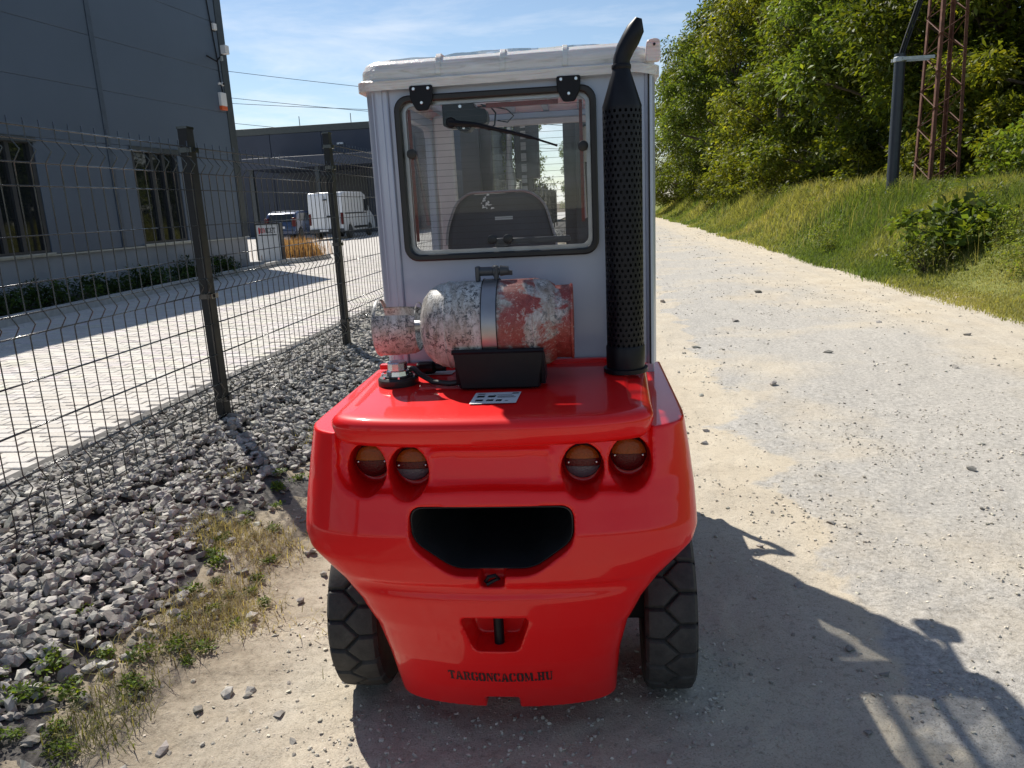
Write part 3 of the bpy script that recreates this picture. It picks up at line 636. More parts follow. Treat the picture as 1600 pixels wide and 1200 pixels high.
part('clamp_bolt', MB().lathe([(0.012, -0.05), (0.013, -0.048), (0.013, 0.0), (0.017, 0.002), (0.017, 0.010), (0.012, 0.012), (0.012, 0.02), (0.016, 0.022), (0.012, 0.045)], (-0.006, 0.425, 1.318), 'x', 14), 'mast', strap, smooth=True)
for dx in (-0.05, 0.004): part('clamp_lug', MB().box(-0.006+dx, 0.006+dx, 0.41, 0.44, 1.290, 1.333), 'mast', strap, bevel=0.003)
part('clamp_handle', MB().prism([(0.425-.01, 1.318), (0.425+.01, 1.318), (0.43, 1.305), (0.42, 1.305)], 0.02, 0.05, 'x'), 'mast', strap)
part('gas_hose', MB().tube([(-0.30, 0.47, 1.03), (-0.262, 0.44, 1.035), (-0.235, 0.40, 1.025), (-0.19, 0.36, 1.011), (-0.14, 0.345, 1.008), (-0.09, 0.35, 1.012)], 0.0085, 10), 'rubber', FL, smooth=True)
part('hose_valve', MB().lathe([(0.016, -0.03), (0.02, -0.02), (0.02, 0.02), (0.012, 0.03), (0.012, 0.06)], (-0.24, 0.52, 1.02), 'x', 12), 'black', FL, smooth=True)

# gas bottle: a thing of its own lying in the bracket
gb = tag(empty('gas_cylinder', FL.matrix_basis @ Vector((0.0, 0.43, 1.04)), R(1.2)), 'worn white and red gas cylinder strapped across the forklift hood', 'gas cylinder')
prof = [(0.03, -0.222), (0.055, -0.220), (0.085, -0.210), (0.108, -0.190), (0.121, -0.165), (0.1265, -0.135), (0.1270, -0.10), (0.1262, -0.04), (0.1262, 0.02), (0.1275, 0.08), (0.1270, 0.115), (0.122, 0.148), (0.108, 0.170), (0.08, 0.185), (0.04, 0.19)]
part('bottle_body', MB().lathe(prof, (0, 0, 0.125), 'x', 64), 'bottle', gb, smooth=True, angle=80)
for xx, rr in ((-0.138, 0.1274), (0.112, 0.1278)): part('weld_bead', MB().lathe([(rr-.001, xx-.004), (rr+.0012, xx), (rr-.001, xx+.004)], (0, 0, 0.125), 'x', 64), 'bottle', gb, smooth=True)
part('foot_ring', MB().lathe([(0.098, 0.15), (0.104, 0.152), (0.106, 0.212), (0.110, 0.216), (0.107, 0.221), (0.102, 0.216), (0.100, 0.16)], (0, 0, 0.125), 'x', 48, closed=True), 'bottle', gb, smooth=True)
mb = MB(); n_ = 56; V = []; F = []
sec = [(-0.232, .072), (-0.25, .080), (-0.30, .0835), (-0.345, .083), (-0.352, .0855), (-0.356, .083), (-0.350, .0795), (-0.30, .080), (-0.25, .0765), (-0.235, .069)]
for x, r in sec:
    for k in range(n_): a = 2*PI*k/n_; V.append((x, r*math.cos(a), 0.125+r*math.sin(a)))
ns = len(sec)
for i in range(ns):
    for k in range(n_):
        am_ = (k+.5)/n_*360
        xm = (sec[i][0]+sec[(i+1) % ns][0])/2
        if 40 < am_ < 150 and -0.33 < xm < -0.236: continue           # grip opening in the collar
        F.append((i*n_+k, i*n_+(k+1) % n_, ((i+1) % ns)*n_+(k+1) % n_, ((i+1) % ns)*n_+k))
part('valve_collar', mb.add(V, F), 'bottle', gb, smooth=True, angle=60)
part('valve', MB().lathe([(0.016, -0.215), (0.018, -0.25), (0.014, -0.26), (0.02, -0.28), (0.012, -0.30)], (0, 0, 0.125), 'x', 14), 'steel', gb, smooth=True)

# cab
CX0, CX1, CY, CF = -0.410, 0.482, 0.66, 1.74
cab = part('cab_rear_panel', MB().ring(rrect(CX0+0.03, CX1-0.012, 0.985, 1.872, 0.02), rrect(-0.292, 0.290, 1.352, 1.825, 0.035), CY, CY+0.03), 'silver', FL, bevel=0.003)
part('corner_post', MB().prism(round_poly([(CX0, 0.70), (CX0+0.045, 0.648), (CX0+0.075, 0.655), (CX0+0.075, 0.78), (CX0, 0.78)], 0.03), 0.985, 1.87, 'z'), 'silver', FL, smooth=True, angle=50)
part('corner_post', MB().prism(round_poly([(CX1, 0.70), (CX1-0.012, 0.655), (CX1-0.022, 0.652), (CX1-0.035, 0.655), (CX1-0.035, 0.78), (CX1, 0.78)], 0.012), 0.985, 1.87, 'z'), 'silver', FL, smooth=True, angle=50)
part('seal_strip', MB().box(CX1-0.0255, CX1-0.0205, 0.649, 0.66, 0.985, 1.865), 'dark', FL)
part('panel_fold', MB().box(CX0+0.062, CX0+0.085, 0.650, 0.662, 0.985, 1.86), 'silver', FL, bevel=0.008)
for sx_, x in ((-1, CX0), (1, CX1)):
    x0, x1 = (x, x+0.03) if sx_ < 0 else (x-0.03, x)
    dr = part('cab_door', MB().ring(rrect(0.78, CF-0.08, 0.50, 1.87, 0.03), rrect(0.82, CF-0.13, 1.08, 1.83, 0.05), x0, x1, 'x'), 'silver', FL, bevel=0.003)
    part('door_glass', MB().box((x0+x1)/2-.002, (x0+x1)/2+.002, 0.815, CF-0.125, 1.075, 1.835), 'glass', dr)
    part('door_lower_panel', MB().box(x0+.004, x1-.004, 0.80, CF-0.11, 0.52, 1.079), 'silver', dr)
    part('front_pillar', MB().prism(round_poly([(x0-(0.03 if sx_ > 0 else 0), CF-0.075), (x1+(0.03 if sx_ < 0 else 0), CF-0.075), (x1+(0.03 if sx_ < 0 else 0), CF), (x0-(0.03 if sx_ > 0 else 0), CF)], 0.012), 0.5, 1.87, 'z'), 'pillar', FL, smooth=True, angle=50)
part('screen_pillar', MB().prism([(-0.345, 1.87), (-0.272, 1.87), (-0.262, 1.0), (-0.335, 1.0)], 1.48, 1.54), 'pillar', FL, bevel=0.01)
ws = part('windscreen', MB().box(CX0+.06, CX1-.06, CF-0.03, CF-0.026, 0.98, 1.845), 'glass', FL)
part('screen_frame', MB().ring(rrect(CX0+.05, CX1-.05, 0.95, 1.86, 0.03), rrect(CX0+.085, CX1-.085, 1.0, 1.835, 0.03), CF-0.045, CF-0.012), 'pillar', ws)
part('dashboard', MB().box(CX0+.06, CX1-.06, 1.42, CF-0.05, 0.75, 1.06), 'dark', FL, bevel=0.03)
part('steering_wheel', MB().lathe([(0.15+0.012*math.cos(t), 0.012*math.sin(t)) for t in np.linspace(0, 2*PI, 9)[:-1]], (-0.05, 1.36, 1.14), 'z', 32, closed=True), 'rubber', FL, smooth=True)
part('lever_block', MB().box(0.18, 0.24, 1.34, 1.40, 1.03, 1.13).tube([(0.2, 1.37, 1.12), (0.2, 1.36, 1.24)], .008, 6).tube([(0.225, 1.37, 1.12), (0.225, 1.36, 1.24)], .008, 6), 'black', FL)
# roof: white moulded rim, clear top sheet, guard bars below
mb = MB(); oo = rrect(CX0-0.015, CX1+0.012, CY-0.035, CF+0.06, 0.07, 6); n_ = len(oo); V = []; F = []
cxm, cym = (CX0+CX1)/2, (CY+CF)/2
lay = [(0.010, 1.862), (0.0, 1.858), (0.0, 1.884), (0.006, 1.888), (0.012, 1.889), (0.013, 1.915), (0.022, 1.935), (0.04, 1.947), (0.065, 1.951), (0.075, 1.951), (0.075, 1.938), (0.035, 1.925), (0.028, 1.865)]
for ins, z in lay:
    for x, y in oo:
        sx_ = 1-ins/(0.5*(CX1-CX0)); sy_ = 1-ins/(0.5*(CF-CY)); bumpy = 0.0025*math.sin(x*37)+0.002*math.sin(x*61+1)
        V.append((cxm+(x-cxm)*sx_, cym+(y-cym)*sy_, z+(bumpy if z < 1.90 else bumpy*1.4)))
nl = len(lay)
for i in range(nl):
    for k in range(n_): F.append((i*n_+k, i*n_+(k+1) % n_, ((i+1) % nl)*n_+(k+1) % n_, ((i+1) % nl)*n_+k))
rim = part('roof_rim', mb.add(V, F), 'white_plastic', FL, smooth=True, angle=50)
sub = rim.modifiers.new('sub', 'SUBSURF'); sub.levels = 2; sub.render_levels = 2; sub.subdivision_type = 'SIMPLE'
for xr in (-0.165, 0.03, 0.215): part('roof_rib', MB().prism(round_poly([(CY-0.026, 1.889), (CY-0.023, 1.918), (CY-0.008, 1.943), (CY+0.012, 1.957), (CY+0.30, 1.966), (CY+0.30, 1.944), (CY+0.03, 1.93)], 0.008), xr-0.007, xr+0.008, 'x'), 'white_plastic', rim, bevel=0.006)
part('clip_tab', MB().prism(round_poly([(CX1-0.035, 1.885), (CX1+0.011, 1.885), (CX1+0.009, 1.945), (CX1-0.004, 1.950), (CX1-0.03, 1.946)], 0.012), CY-0.034, CY-0.018), 'white_plastic', rim, bevel=0.004)
part('clip_bolt', MB().lathe([(0.004, 0), (0.004, -0.006)], (CX1-0.008, CY-0.033, 1.932), 'y', 8), 'black', rim)
V, F = grid(np.linspace(CX0+0.055, CX1-0.06, 40), np.linspace(CY+0.035, CF, 40), lambda x, y: 1.947+0.012*np.cos((x-cxm)/0.9*PI)+(vnoise(x, y, 9)-.5)*.012+(vnoise(x, y, 23)-.5)*.005)
link('roof_sheet', np_mesh('roof_sheet', V, F), 'roof_film', FL, smooth=True)
for k in range(6):
    x = CX0+0.08+k*(CX1-CX0-0.16)/5; part('guard_bar', MB().box(x-0.013, x+0.013, CY+0.06, CF, 1.888, 1.915), 'silver', FL, bevel=0.004)
for y in (CY+0.075, CF-0.02): part('guard_crossbar', MB().box(CX0+0.04, CX1-0.04, y-0.02, y+0.02, 1.86, 1.8875), 'silver', FL, bevel=0.004)

# rear window: rubber frame, pane, heating wires, hinges, wiper, knobs
rw = part('rear_window', MB().ring(rrect(-0.308, 0.304, 1.340, 1.838, 0.045), rrect(-0.288, 0.284, 1.360, 1.818, 0.03), CY-0.028, CY-0.002), 'rubber', FL, bevel=0.005)
part('inner_seal', MB().ring(rrect(-0.2905, 0.2865, 1.3575, 1.8205, 0.03), rrect(-0.276, 0.272, 1.372, 1.808, 0.022), CY-0.006, CY+0.012), 'steel', rw)
part('red_trim', MB().box(-0.275, -0.266, CY+0.014, CY+0.02, 1.40, 1.80), 'red_dark', rw)
part('red_trim', MB().box(0.252, 0.262, CY+0.014, CY+0.02, 1.44, 1.80), 'red_dark', rw)
part('red_trim', MB().box(-0.03, 0.19, CY+0.014, CY+0.02, 1.793, 1.806), 'red_dark', rw)
pane = part('pane', MB().box(-0.289, 0.285, CY-0.014, CY-0.010, 1.359, 1.819), 'glass', rw)
for k in range(22): part('heating_wire', MB().box(-0.268, 0.264, CY-0.0092, CY-0.0084, 1.385+k*0.0192, 1.3860+k*0.0192), 'print', rw)
for hx in (-0.217, 0.224):
    h = part('hinge', MB().prism(round_poly([(hx-0.036, 1.862), (hx+0.036, 1.862), (hx+0.034, 1.822), (hx+0.017, 1.79), (hx-0.017, 1.79), (hx-0.034, 1.822)], 0.008), CY-0.040, CY-0.0285), 'black', rw, bevel=0.002)
    for (a, c) in ((0, 1.812), (-0.022, 1.852), (0.022, 1.852)): part('screw', MB().lathe([(0.0055, 0), (0.0055, -0.003), (0.004, -0.005)], (hx+a, CY-0.040, c), 'y', 10), 'chrome', h)
for kx, kz in ((-0.262, 1.667), (0.262, 1.663), (-0.028, 1.398), (0.022, 1.398)):
    part('knob', MB().lathe([(0.010, 0.0), (0.014, -0.006), (0.0155, -0.015), (0.014, -0.02), (0.008, -0.022)], (kx, CY-0.0145, kz), 'y', 20), 'rubber', rw, smooth=True)
part('latch_bar', MB().box(0.0, 0.215, CY+0.02, CY+0.035, 1.378, 1.398).box(-0.02, 0.02, CY-.009, CY+0.035, 1.372, 1.40), 'mast', rw, bevel=0.003)
for sx_ in (-1, 1):
    part('gas_strut', MB().tube([(sx_*0.26, CY+0.02, 1.667), (sx_*0.262, CY+0.10, 1.55), (sx_*0.262, CY+0.16, 1.45)], [0.005, 0.005, 0.009], 8), 'steel', rw, smooth=True)
wp = part('wiper_motor', MB().prism(round_poly([(-0.165, 1.812), (-0.07, 1.815), (-0.062, 1.795), (-0.03, 1.79), (-0.026, 1.765), (-0.03, 1.748), (-0.075, 1.742), (-0.085, 1.728), (-0.115, 1.728), (-0.125, 1.74), (-0.165, 1.745)], 0.008), CY+0.004, CY+0.075), 'black', rw, bevel=0.005)
part('wiper_cable', MB().tube([(-0.06, CY+.04, 1.80), (-0.02, CY+.05, 1.80), (-0.005, CY+.05, 1.78), (-0.01, CY+.05, 1.745), (-0.03, CY+.05, 1.73)], 0.003, 6).tube([(-0.05, CY+.05, 1.807), (0.03, CY+.06, 1.79), (0.05, CY+.06, 1.77), (0.03, CY+.06, 1.752), (0.0, CY+.05, 1.758)], 0.0022, 6), 'black', rw, smooth=True)
part('wiper_arm', MB().tube([(-0.14, CY-0.022, 1.752), (-0.06, CY-0.024, 1.742), (0.05, CY-0.024, 1.713), (0.11, CY-0.022, 1.695)], [0.009, 0.007, 0.0055, 0.005], 8).tube([(0.08, CY-0.02, 1.706), (0.185, CY-0.018, 1.668)], 0.0035, 6), 'black', rw, smooth=True)
part('wiper_pivot', MB().lathe([(0.016, 0.02), (0.016, -0.012), (0.012, -0.016)], (-0.135, CY-0.012, 1.752), 'y', 16), 'black', rw, smooth=True)
for (a, c) in ((-0.108, 1.800), (-0.10, 1.738)): part('screw', MB().lathe([(0.005, 0), (0.005, -0.004)], (a, CY+0.004, c), 'y', 8), 'chrome', wp)
# seat
sp_ = round_poly([(-0.235, 1.0), (-0.225, 1.42), (-0.185, 1.515), (-0.14, 1.548), (0.07, 1.548), (0.125, 1.505), (0.165, 1.36), (0.185, 1.0)], 0.07, 8)
seat = part('seat_back', MB().prism(sp_, 0.945, 1.05), 'seat', FL, bevel=0.02, seg=4)
part('seat_piping', MB().tube([(x, 0.948, z) for x, z in sp_ if z > 1.25], 0.005, 6), 'steel', seat, smooth=True)
part('seat_label', MB().box(-0.05, 0.012, 0.9405, 0.944, 1.452, 1.463), 'steel', seat)
mb = MB()
for k in range(14):
    a, c = -0.098+0.035*random.random(), 1.487+0.05*random.random(); w, h = 0.004+0.012*random.random(), 0.003+0.01*random.random(); mb.add([(a, .9425, c), (a+w, .9425, c+.003), (a+w*.8, .9425, c+h), (a+w*.2, .9425, c+h*1.2)], [(0, 1, 2, 3)])
link('worn_patch', mb.mesh('worn_patch'), 'label', seat)
part('seat_cushion', MB().box(-0.22, 0.2, 1.0, 1.42, 0.93, 1.03), 'seat', FL, bevel=0.03, seg=3)
# body below the cab, chassis, axles
part('side_body', MB().box(-0.43, 0.45, 0.95, 1.66, 0.40, 0.96), 'red', FL, bevel=0.02)
part('front_cowl', MB().box(-0.42, 0.44, 1.66, 1.74, 0.42, 0.95), 'red', FL, bevel=0.02)
part('chassis', MB().box(-0.30, 0.30, 0.30, 1.9, 0.16, 0.42), 'dark', FL)
part('steer_axle', MB().box(-0.42, 0.42, 0.41, 0.51, 0.22, 0.32), 'dark', FL, bevel=0.01)
for s in (-1, 1): part('step', MB().box(s*0.46-.06, s*0.46+.06, 1.0, 1.35, 0.34, 0.37), 'dark', FL, bevel=0.005)
# tyres
def tyre_mesh(Rr, W):
    nt_, nw = 360, 34; th = np.linspace(0, 2*PI, nt_, endpoint=False); u = np.linspace(-1, 1, nw)
    T, U = np.meshgrid(th, u, indexing='ij'); per = 2*PI/18; ph = (T/per) % 1.0; tri = 1-4*np.abs(ph-0.5)
    hwid = W/2; d1 = np.abs((U-0.30*tri))*hwid*0.75
    dpk = np.minimum(np.abs(ph-0.5), 1)*per*Rr; dtr = np.minimum(ph, 1-ph)*per*Rr
    slant = 0.10*(np.abs(U)-0.3)*W
    d2 = np.where(U > 0.28, np.abs(dpk-slant*0), 9); d3 = np.where(U < -0.28, dtr, 9)
    d = np.minimum(d1, np.minimum(d2, d3)); g = sstep(0.0058, 0.0030, d)
    rr = Rr-0.006*np.abs(U)**4-0.012*sstep(0.86, 1.0, np.abs(U))-0.013*g
    x = U*hwid; V = np.stack([x, rr*np.cos(T), rr*np.sin(T)], -1).reshape(-1, 3)
    i, j = np.meshgrid(np.arange(nt_), np.arange(nw-1), indexing='ij'); a = (i*nw+j).ravel(); c = (((i+1) % nt_)*nw+j).ravel(); F = np.stack([a, c, c+1, a+1], -1)
    # side walls
    Vs = []; Fs = []; base = len(V)
    prof = [(1.0, 1.0), (1.02, 0.93), (1.01, 0.80), (0.95, 0.62), (0.80, 0.58), (0.78, 0.30), (0.70, 0.05)]
    for s in (-1, 1):
        for (px, pr) in prof:
            for k in range(nt_): Vs.append((s*px*hwid, pr*(Rr-0.020)*math.cos(th[k]), pr*(Rr-0.020)*math.sin(th[k])))
    for s in range(2):
        for i in range(len(prof)-1):
            b0 = base+s*len(prof)*nt_+i*nt_
            for k in range(nt_): Fs.append((b0+k, b0+(k+1) % nt_, b0+nt_+(k+1) % nt_, b0+nt_+k))
    me = np_mesh('tyre', np.concatenate([V, np.array(Vs)]), np.concatenate([F, np.array(Fs)])); me.materials.append(M['tyre']); return me
tm = tyre_mesh(0.265, 0.148)
rimm = MB().lathe([(0.02, 0.045), (0.06, 0.045), (0.09, 0.03), (0.14, 0.03), (0.155, 0.055), (0.155, -0.055), (0.10, -0.03), (0.02, -0.03)], (0, 0, 0), 'x', 28).mesh('rim')
tm.polygons.foreach_set('use_smooth', [True]*len(tm.polygons)); tm.set_sharp_from_angle(angle=R(40))
for (x, y, sc, rz) in ((-0.468, 0.46, 1.0, 2), (0.482, 0.46, 1.0, -1), (-0.47, 1.80, 1.12, 0), (0.47, 1.80, 1.12, 0)):
    w_ = link('wheel', rimm, 'galv', FL); w_.location = (x, y, 0.263*sc); w_.scale = (sc, sc, sc); w_.rotation_euler = (0.3 if x > 0 else 0.1, 0, R(rz))
    link('tyre', tm, None, w_)
part('wheel_fender', MB().prism([(1.42, 0.62), (1.5, 0.70), (2.0, 0.70), (2.1, 0.6), (2.1, 0.585), (1.99, 0.68), (1.51, 0.68), (1.43, 0.605)], -0.56, -0.40, 'x'), 'red', FL)
part('wheel_fender', MB().prism([(1.42, 0.62), (1.5, 0.70), (2.0, 0.70), (2.1, 0.6), (2.1, 0.585), (1.99, 0.68), (1.51, 0.68), (1.43, 0.605)], 0.40, 0.56, 'x'), 'red', FL)
# mast, carriage, forks
for s in (-1, 1):
    part('mast_upright', MB().box(s*0.27-0.045, s*0.27+0.045, 1.98, 2.02, 0.10, 2.06).box(s*0.305-0.01, s*0.305+0.01, 2.02, 2.11, 0.10, 2.06), 'mast', FL, bevel=0.004)
    part('inner_upright', MB().box(s*0.20-0.03, s*0.20+0.03, 2.03, 2.12, 0.12, 2.03), 'mast', FL, bevel=0.004)
    part('tilt_cylinder', MB().tube([(s*0.30, 1.45, 0.55), (s*0.27, 1.97, 0.75)], 0.03, 10), 'mast', FL, smooth=True)
    fk = part('fork', MB().box(s*0.22-0.05, s*0.22+0.05, 2.22, 2.255, 0.06, 0.52).prism([(2.22, 0.05), (3.05, 0.055), (3.05, 0.065), (2.26, 0.095)], s*0.22-0.05, s*0.22+0.05, 'x'), 'black', FL, bevel=0.003)
    part('headlight', MB().lathe([(0.0, 0.0), (0.05, 0.0), (0.06, 0.06), (0.055, 0.065)], (s*0.47+0.03, 1.93, 1.76), 'y', 20).tube([(s*0.47+0.03, 1.95, 1.76), (s*0.42+0.03, 1.75, 1.80)], 0.012, 8), 'black', FL, smooth=True)
cyl = part('lift_cylinder', MB().lathe([(0.045, 0.15), (0.045, 1.45), (0.03, 1.46), (0.03, 1.92)], (-0.005, 2.03, 0), 'z', 20), 'mast', FL, smooth=True)
part('cylinder_head', MB().box(-0.06, 0.055, 1.99, 2.07, 1.62, 2.02), 'mast', FL, bevel=0.006)
for k in range(22): part('chain_link', MB().box(-0.028, -0.004, 1.975, 1.985, 0.9+k*.05, 0.935+k*.05), 'steel', FL)
part('hydraulic_hose', MB().tube([(-0.085, 1.97, 0.6), (-0.085, 1.965, 1.5), (-0.078, 1.96, 1.6), (-0.085, 1.965, 1.70), (-0.075, 1.97, 1.95)], [0.012, 0.012, 0.026, 0.014, 0.012], 10), 'steel', FL, smooth=True)
for z in (0.30, 0.95, 2.02): part('mast_tie', MB().box(-0.31, 0.31, 1.955, 1.985, z, z+0.07), 'mast', FL, bevel=0.004)
cg = part('fork_carriage', MB().box(-0.45, 0.45, 2.17, 2.205, 0.44, 0.53).box(-0.45, 0.45, 2.17, 2.205, 0.14, 0.22), 'black', FL, bevel=0.004)
for k in range(6): part('backrest_bar', MB().box(-0.44+k*0.176-0.012, -0.44+k*0.176+0.012, 2.175, 2.20, 0.53, 1.20), 'black', cg)
part('backrest_top', MB().box(-0.452, 0.452, 2.172, 2.203, 1.20, 1.235), 'black', cg)
mr = part('mirror', MB().ring(rrect(0.255, 0.36, 1.665, 1.835, 0.02), rrect(0.262, 0.353, 1.672, 1.828, 0.015), 1.825, 1.855), 'black', FL)
part('mirror_glass', MB().box(0.261, 0.354, 1.835, 1.842, 1.671, 1.829), 'cream', mr)
part('mirror_arm', MB().tube([(0.30, 1.85, 1.74), (0.42, 1.80, 1.80), (0.46, 1.74, 1.82)], 0.008, 8), 'black', FL, smooth=True)

# ------------------------------------------------------------------ mesh fence
FX = -2.52; SP = 2.58; FB = 0.21
fence = tag(empty('mesh_fence', (FX, 0, FB)), 'dark anthracite welded mesh fence on posts along the gravel strip', 'fence')
ROWS = [1.73, 1.675, 1.575, 1.475, 1.26, 1.06, 0.93, 0.84, 0.64, 0.44, 0.25, 0.155, 0.04]
PROF = [(1.765, 0), (1.73, 0), (1.675, 0), (1.625, 0.038), (1.575, 0), (1.475, 0), (0.94, 0), (0.885, 0.036), (0.83, 0), (0.26, 0), (0.205, 0.036), (0.15, 0), (0.02, 0)]
WR = 0.0029
wire_me = MB().tube([(x, 0, z) for z, x in PROF], WR, 6).mesh('wire'); wire_me.materials.append(M['fence']); wire_me.polygons.foreach_set('use_smooth', [True]*len(wire_me.polygons))
far_me = MB()
for k in range(26): far_me.add([(-.003, -1.25+k*0.1, 0.03), (.003, -1.25+k*0.1+.0001, 0.03), (.003, -1.25+k*0.1, 1.76), (-.003, -1.25+k*0.1, 1.76), (0, -1.25+k*0.1+.005, .03), (0, -1.25+k*0.1+.005, 1.76)], [(0, 1, 2, 3), (1, 4, 5, 2), (4, 0, 3, 5)])
far_v = far_me.mesh('wires'); far_v.materials.append(M['fence'])
rows_me = MB()
for z in ROWS:
    for dx in ((-0.0055, 0.0055) if z > 0.1 else (0.0055,)): rows_me.tube([(dx, -1.255, z), (dx, 1.255, z)], WR, 6)
rows_me = rows_me.mesh('mesh_panel'); rows_me.materials.append(M['fence']); rows_me.polygons.foreach_set('use_smooth', [True]*len(rows_me.polygons))
for k in range(-2, 16):
    yc = 4.70+SP*(k+0.5); dz = 0.19 if k >= 1 else 0.0
    pn = link('mesh_panel', rows_me, None, fence); pn.location = (0.030, yc, dz)
    if k in (-1, 0, 1, 2):
        for i in range(26):
            w_ = link('wire', wire_me, None, pn); w_.location = (0, -1.225+i*0.098, 0)
    else: link('wire_set', far_v, None, pn)
def post_mesh(h):
    mb = MB(); mb.prism(round_poly([(-0.03, -0.045), (0.03, -0.045), (0.03, 0.045), (-0.03, 0.045)], 0.008), -0.25, h, 'z'); me = mb.mesh('post'); me.materials.append(M['fence_post']); return me
capm = MB().prism(round_poly([(-0.034, -0.049), (0.034, -0.049), (0.034, 0.049), (-0.034, 0.049)], 0.01), 0, 0.014, 'z').mesh('cap'); capm.materials.append(M['fence'])
clipm = MB().prism(round_poly([(-0.036, -0.052), (0.047, -0.052), (0.047, 0.052), (-0.036, 0.052)], 0.01), 0, 0.030, 'z').box(0.04, 0.056, -0.012, 0.012, 0.004, 0.026).mesh('clip'); clipm.materials.append(M['fence'])
p_lo, p_hi = post_mesh(1.84), post_mesh(2.02)
for k in range(-2, 17):
    hi = k >= 1; po = link('post', p_hi if hi else p_lo, None, fence); po.location = (0, 4.70+SP*k, 0)
    c = link('post_cap', capm, None, po); c.location = (0, 0, 2.02 if hi else 1.84)
    for z in ((0.12, 0.80, 1.70) if not hi else (0.25, 0.99, 1.70, 1.89)):
        c = link('clip', clipm, None, po); c.location = (0, 0, z)

# ------------------------------------------------------------------ office building behind the fence
BD = tag(empty('office_building', (-10.42, 12.27, 0), math.atan2(8.46, 0.84)), 'tall anthracite clad building with narrow windows and grey plinth', 'building')
HT = 7.55
part('core', MB().box(-17, 8.25, 0.16, 14, 0.0, HT-0.1), 'trim', BD)
part('plinth', MB().box(-17, 8.30, 0.05, 0.17, -0.1, 0.98), 'plinth', BD)
part('plinth_flashing', MB().box(-17, 8.33, -0.015, 0.17, 0.985, 1.015), 'galv', BD)
WIN = [(-6.6, -4.9), (-0.35, 1.38), (4.02, 5.62)]
ROWZ = [1.02, 3.14, 4.20, 5.22, 6.38, HT]
strips = [-16.5, -9.9, -3.3, 3.36, 8.06]
for a, c in zip(strips[:-1], strips[1:]):
    for z0, z1 in zip(ROWZ[:-1], ROWZ[1:]):
        segs = [(a+0.07, c-0.07)]
        if z0 < 2:
            segs = []; x = a+0.07
            for w0, w1 in WIN:
                if a < w0 < c: segs.append((x, w0)); x = w1
            segs.append((x, c-0.07))
        for x0, x1 in segs: part('cladding_panel', MB().box(x0, x1, 0.0, 0.155, z0+0.002, z1-0.004), 'clad', BD, bevel=0.006)
for s in strips[:-1]: part('joint_cover', MB().box(s-0.065, s+0.065, -0.02, 0.155, 1.02, HT), 'clad_joint', BD, bevel=0.006)
part('corner_trim', MB().box(8.0, 8.30, -0.018, 0.3, 1.02, HT+0.05), 'trim', BD, bevel=0.008)
part('side_wall', MB().box(8.252, 8.29, 0.3, 14, 0.0, HT), 'clad', BD)
part('roof_coping', MB().box(-17, 8.33, -0.05, 0.3, HT+0.002, HT+0.10), 'trim', BD)
for w0, w1 in WIN:
    wf = part('window', MB().ring(rrect(w0, w1, 1.02, 3.13, 0.002, 1), rrect(w0+0.09, w1-0.09, 1.10, 3.02, 0.002, 1), 0.02, 0.13), 'frame_dark', BD)
    mid_ = (w0+w1)/2-0.12
    for xm in (mid_, mid_+0.42): part('mullion', MB().box(xm-0.045, xm+0.045, 0.035, 0.125, 1.10, 3.02), 'frame_dark', wf)
    for x0, x1 in ((w0+0.09, mid_-0.045), (mid_+0.045, mid_+0.375), (mid_+0.465, w1-0.09)): part('pane', MB().box(x0, x1, 0.09, 0.10, 1.10, 3.02), 'bglass', wf)
    part('lintel_shade', MB().box(w0-0.05, w1+0.05, -0.03, 0.02, 3.04, 3.135), 'trim', wf)
    part('sill', MB().box(w0-0.04, w1+0.04, -0.05, 0.1, 1.018, 1.05), 'galv', wf)
BM = BD.matrix_basis
def on_wall(s, z, d=0.0): return BM @ Vector((s, -d, z))
rzB = BD.rotation_euler.z
fl = tag(empty('floodlight', on_wall(7.72, 5.62, 0.02), rzB), 'slim white floodlight on an arm high on the building corner', 'floodlight')
part('arm', MB().tube([(-0.35, 0.0, -0.12), (-0.10, -0.10, -0.22), (0.0, -0.22, -0.05)], 0.022, 8), 'black', fl, smooth=True)
part('lamp_head', MB().box(-0.06, 0.12, -0.36, -0.22, -0.05, 0.16), 'label', fl, bevel=0.01)
part('bracket', MB().box(-0.05, 0.02, -0.22, -0.16, -0.20, -0.09), 'galv', fl)
ss = tag(empty('sensor_box', on_wall(7.83, 6.25, 0.0), rzB), 'small white sensor box near the top of the building corner', 'sensor')
part('housing', MB().box(-0.07, 0.07, -0.08, 0.0, -0.07, 0.09), 'label', ss, bevel=0.01); part('back_plate', MB().box(-0.09, 0.09, -0.012, -0.0, -0.1, 0.11), 'black', ss)
sc_ = tag(empty('security_camera', on_wall(7.90, 4.9, 0.0), rzB), 'little white dome camera below the floodlight on the wall', 'camera')
part('mount', MB().lathe([(0.05, 0), (0.05, -0.05), (0.03, -0.06)], (0, 0, 0), 'y', 14), 'label', sc_, smooth=True); part('dome', MB().lathe([(0.035, -0.06), (0.032, -0.08), (0.02, -0.095), (0.005, -0.1)], (0, 0, 0), 'y', 14), 'black', sc_, smooth=True); part('side_lamp', MB().lathe([(0.03, 0), (0.03, -0.05)], (-0.13, 0, 0), 'y', 12), 'label', sc_)
al = tag(empty('alarm_siren', on_wall(7.80, 4.42, 0.0), rzB), 'white alarm siren box with orange bottom on the wall', 'alarm')
part('housing', MB().box(-0.13, 0.13, -0.09, 0.0, -0.07, 0.26), 'label', al, bevel=0.015); part('strobe', MB().box(-0.128, 0.128, -0.087, 0.0, -0.17, -0.072), 'orange', al, bevel=0.015)
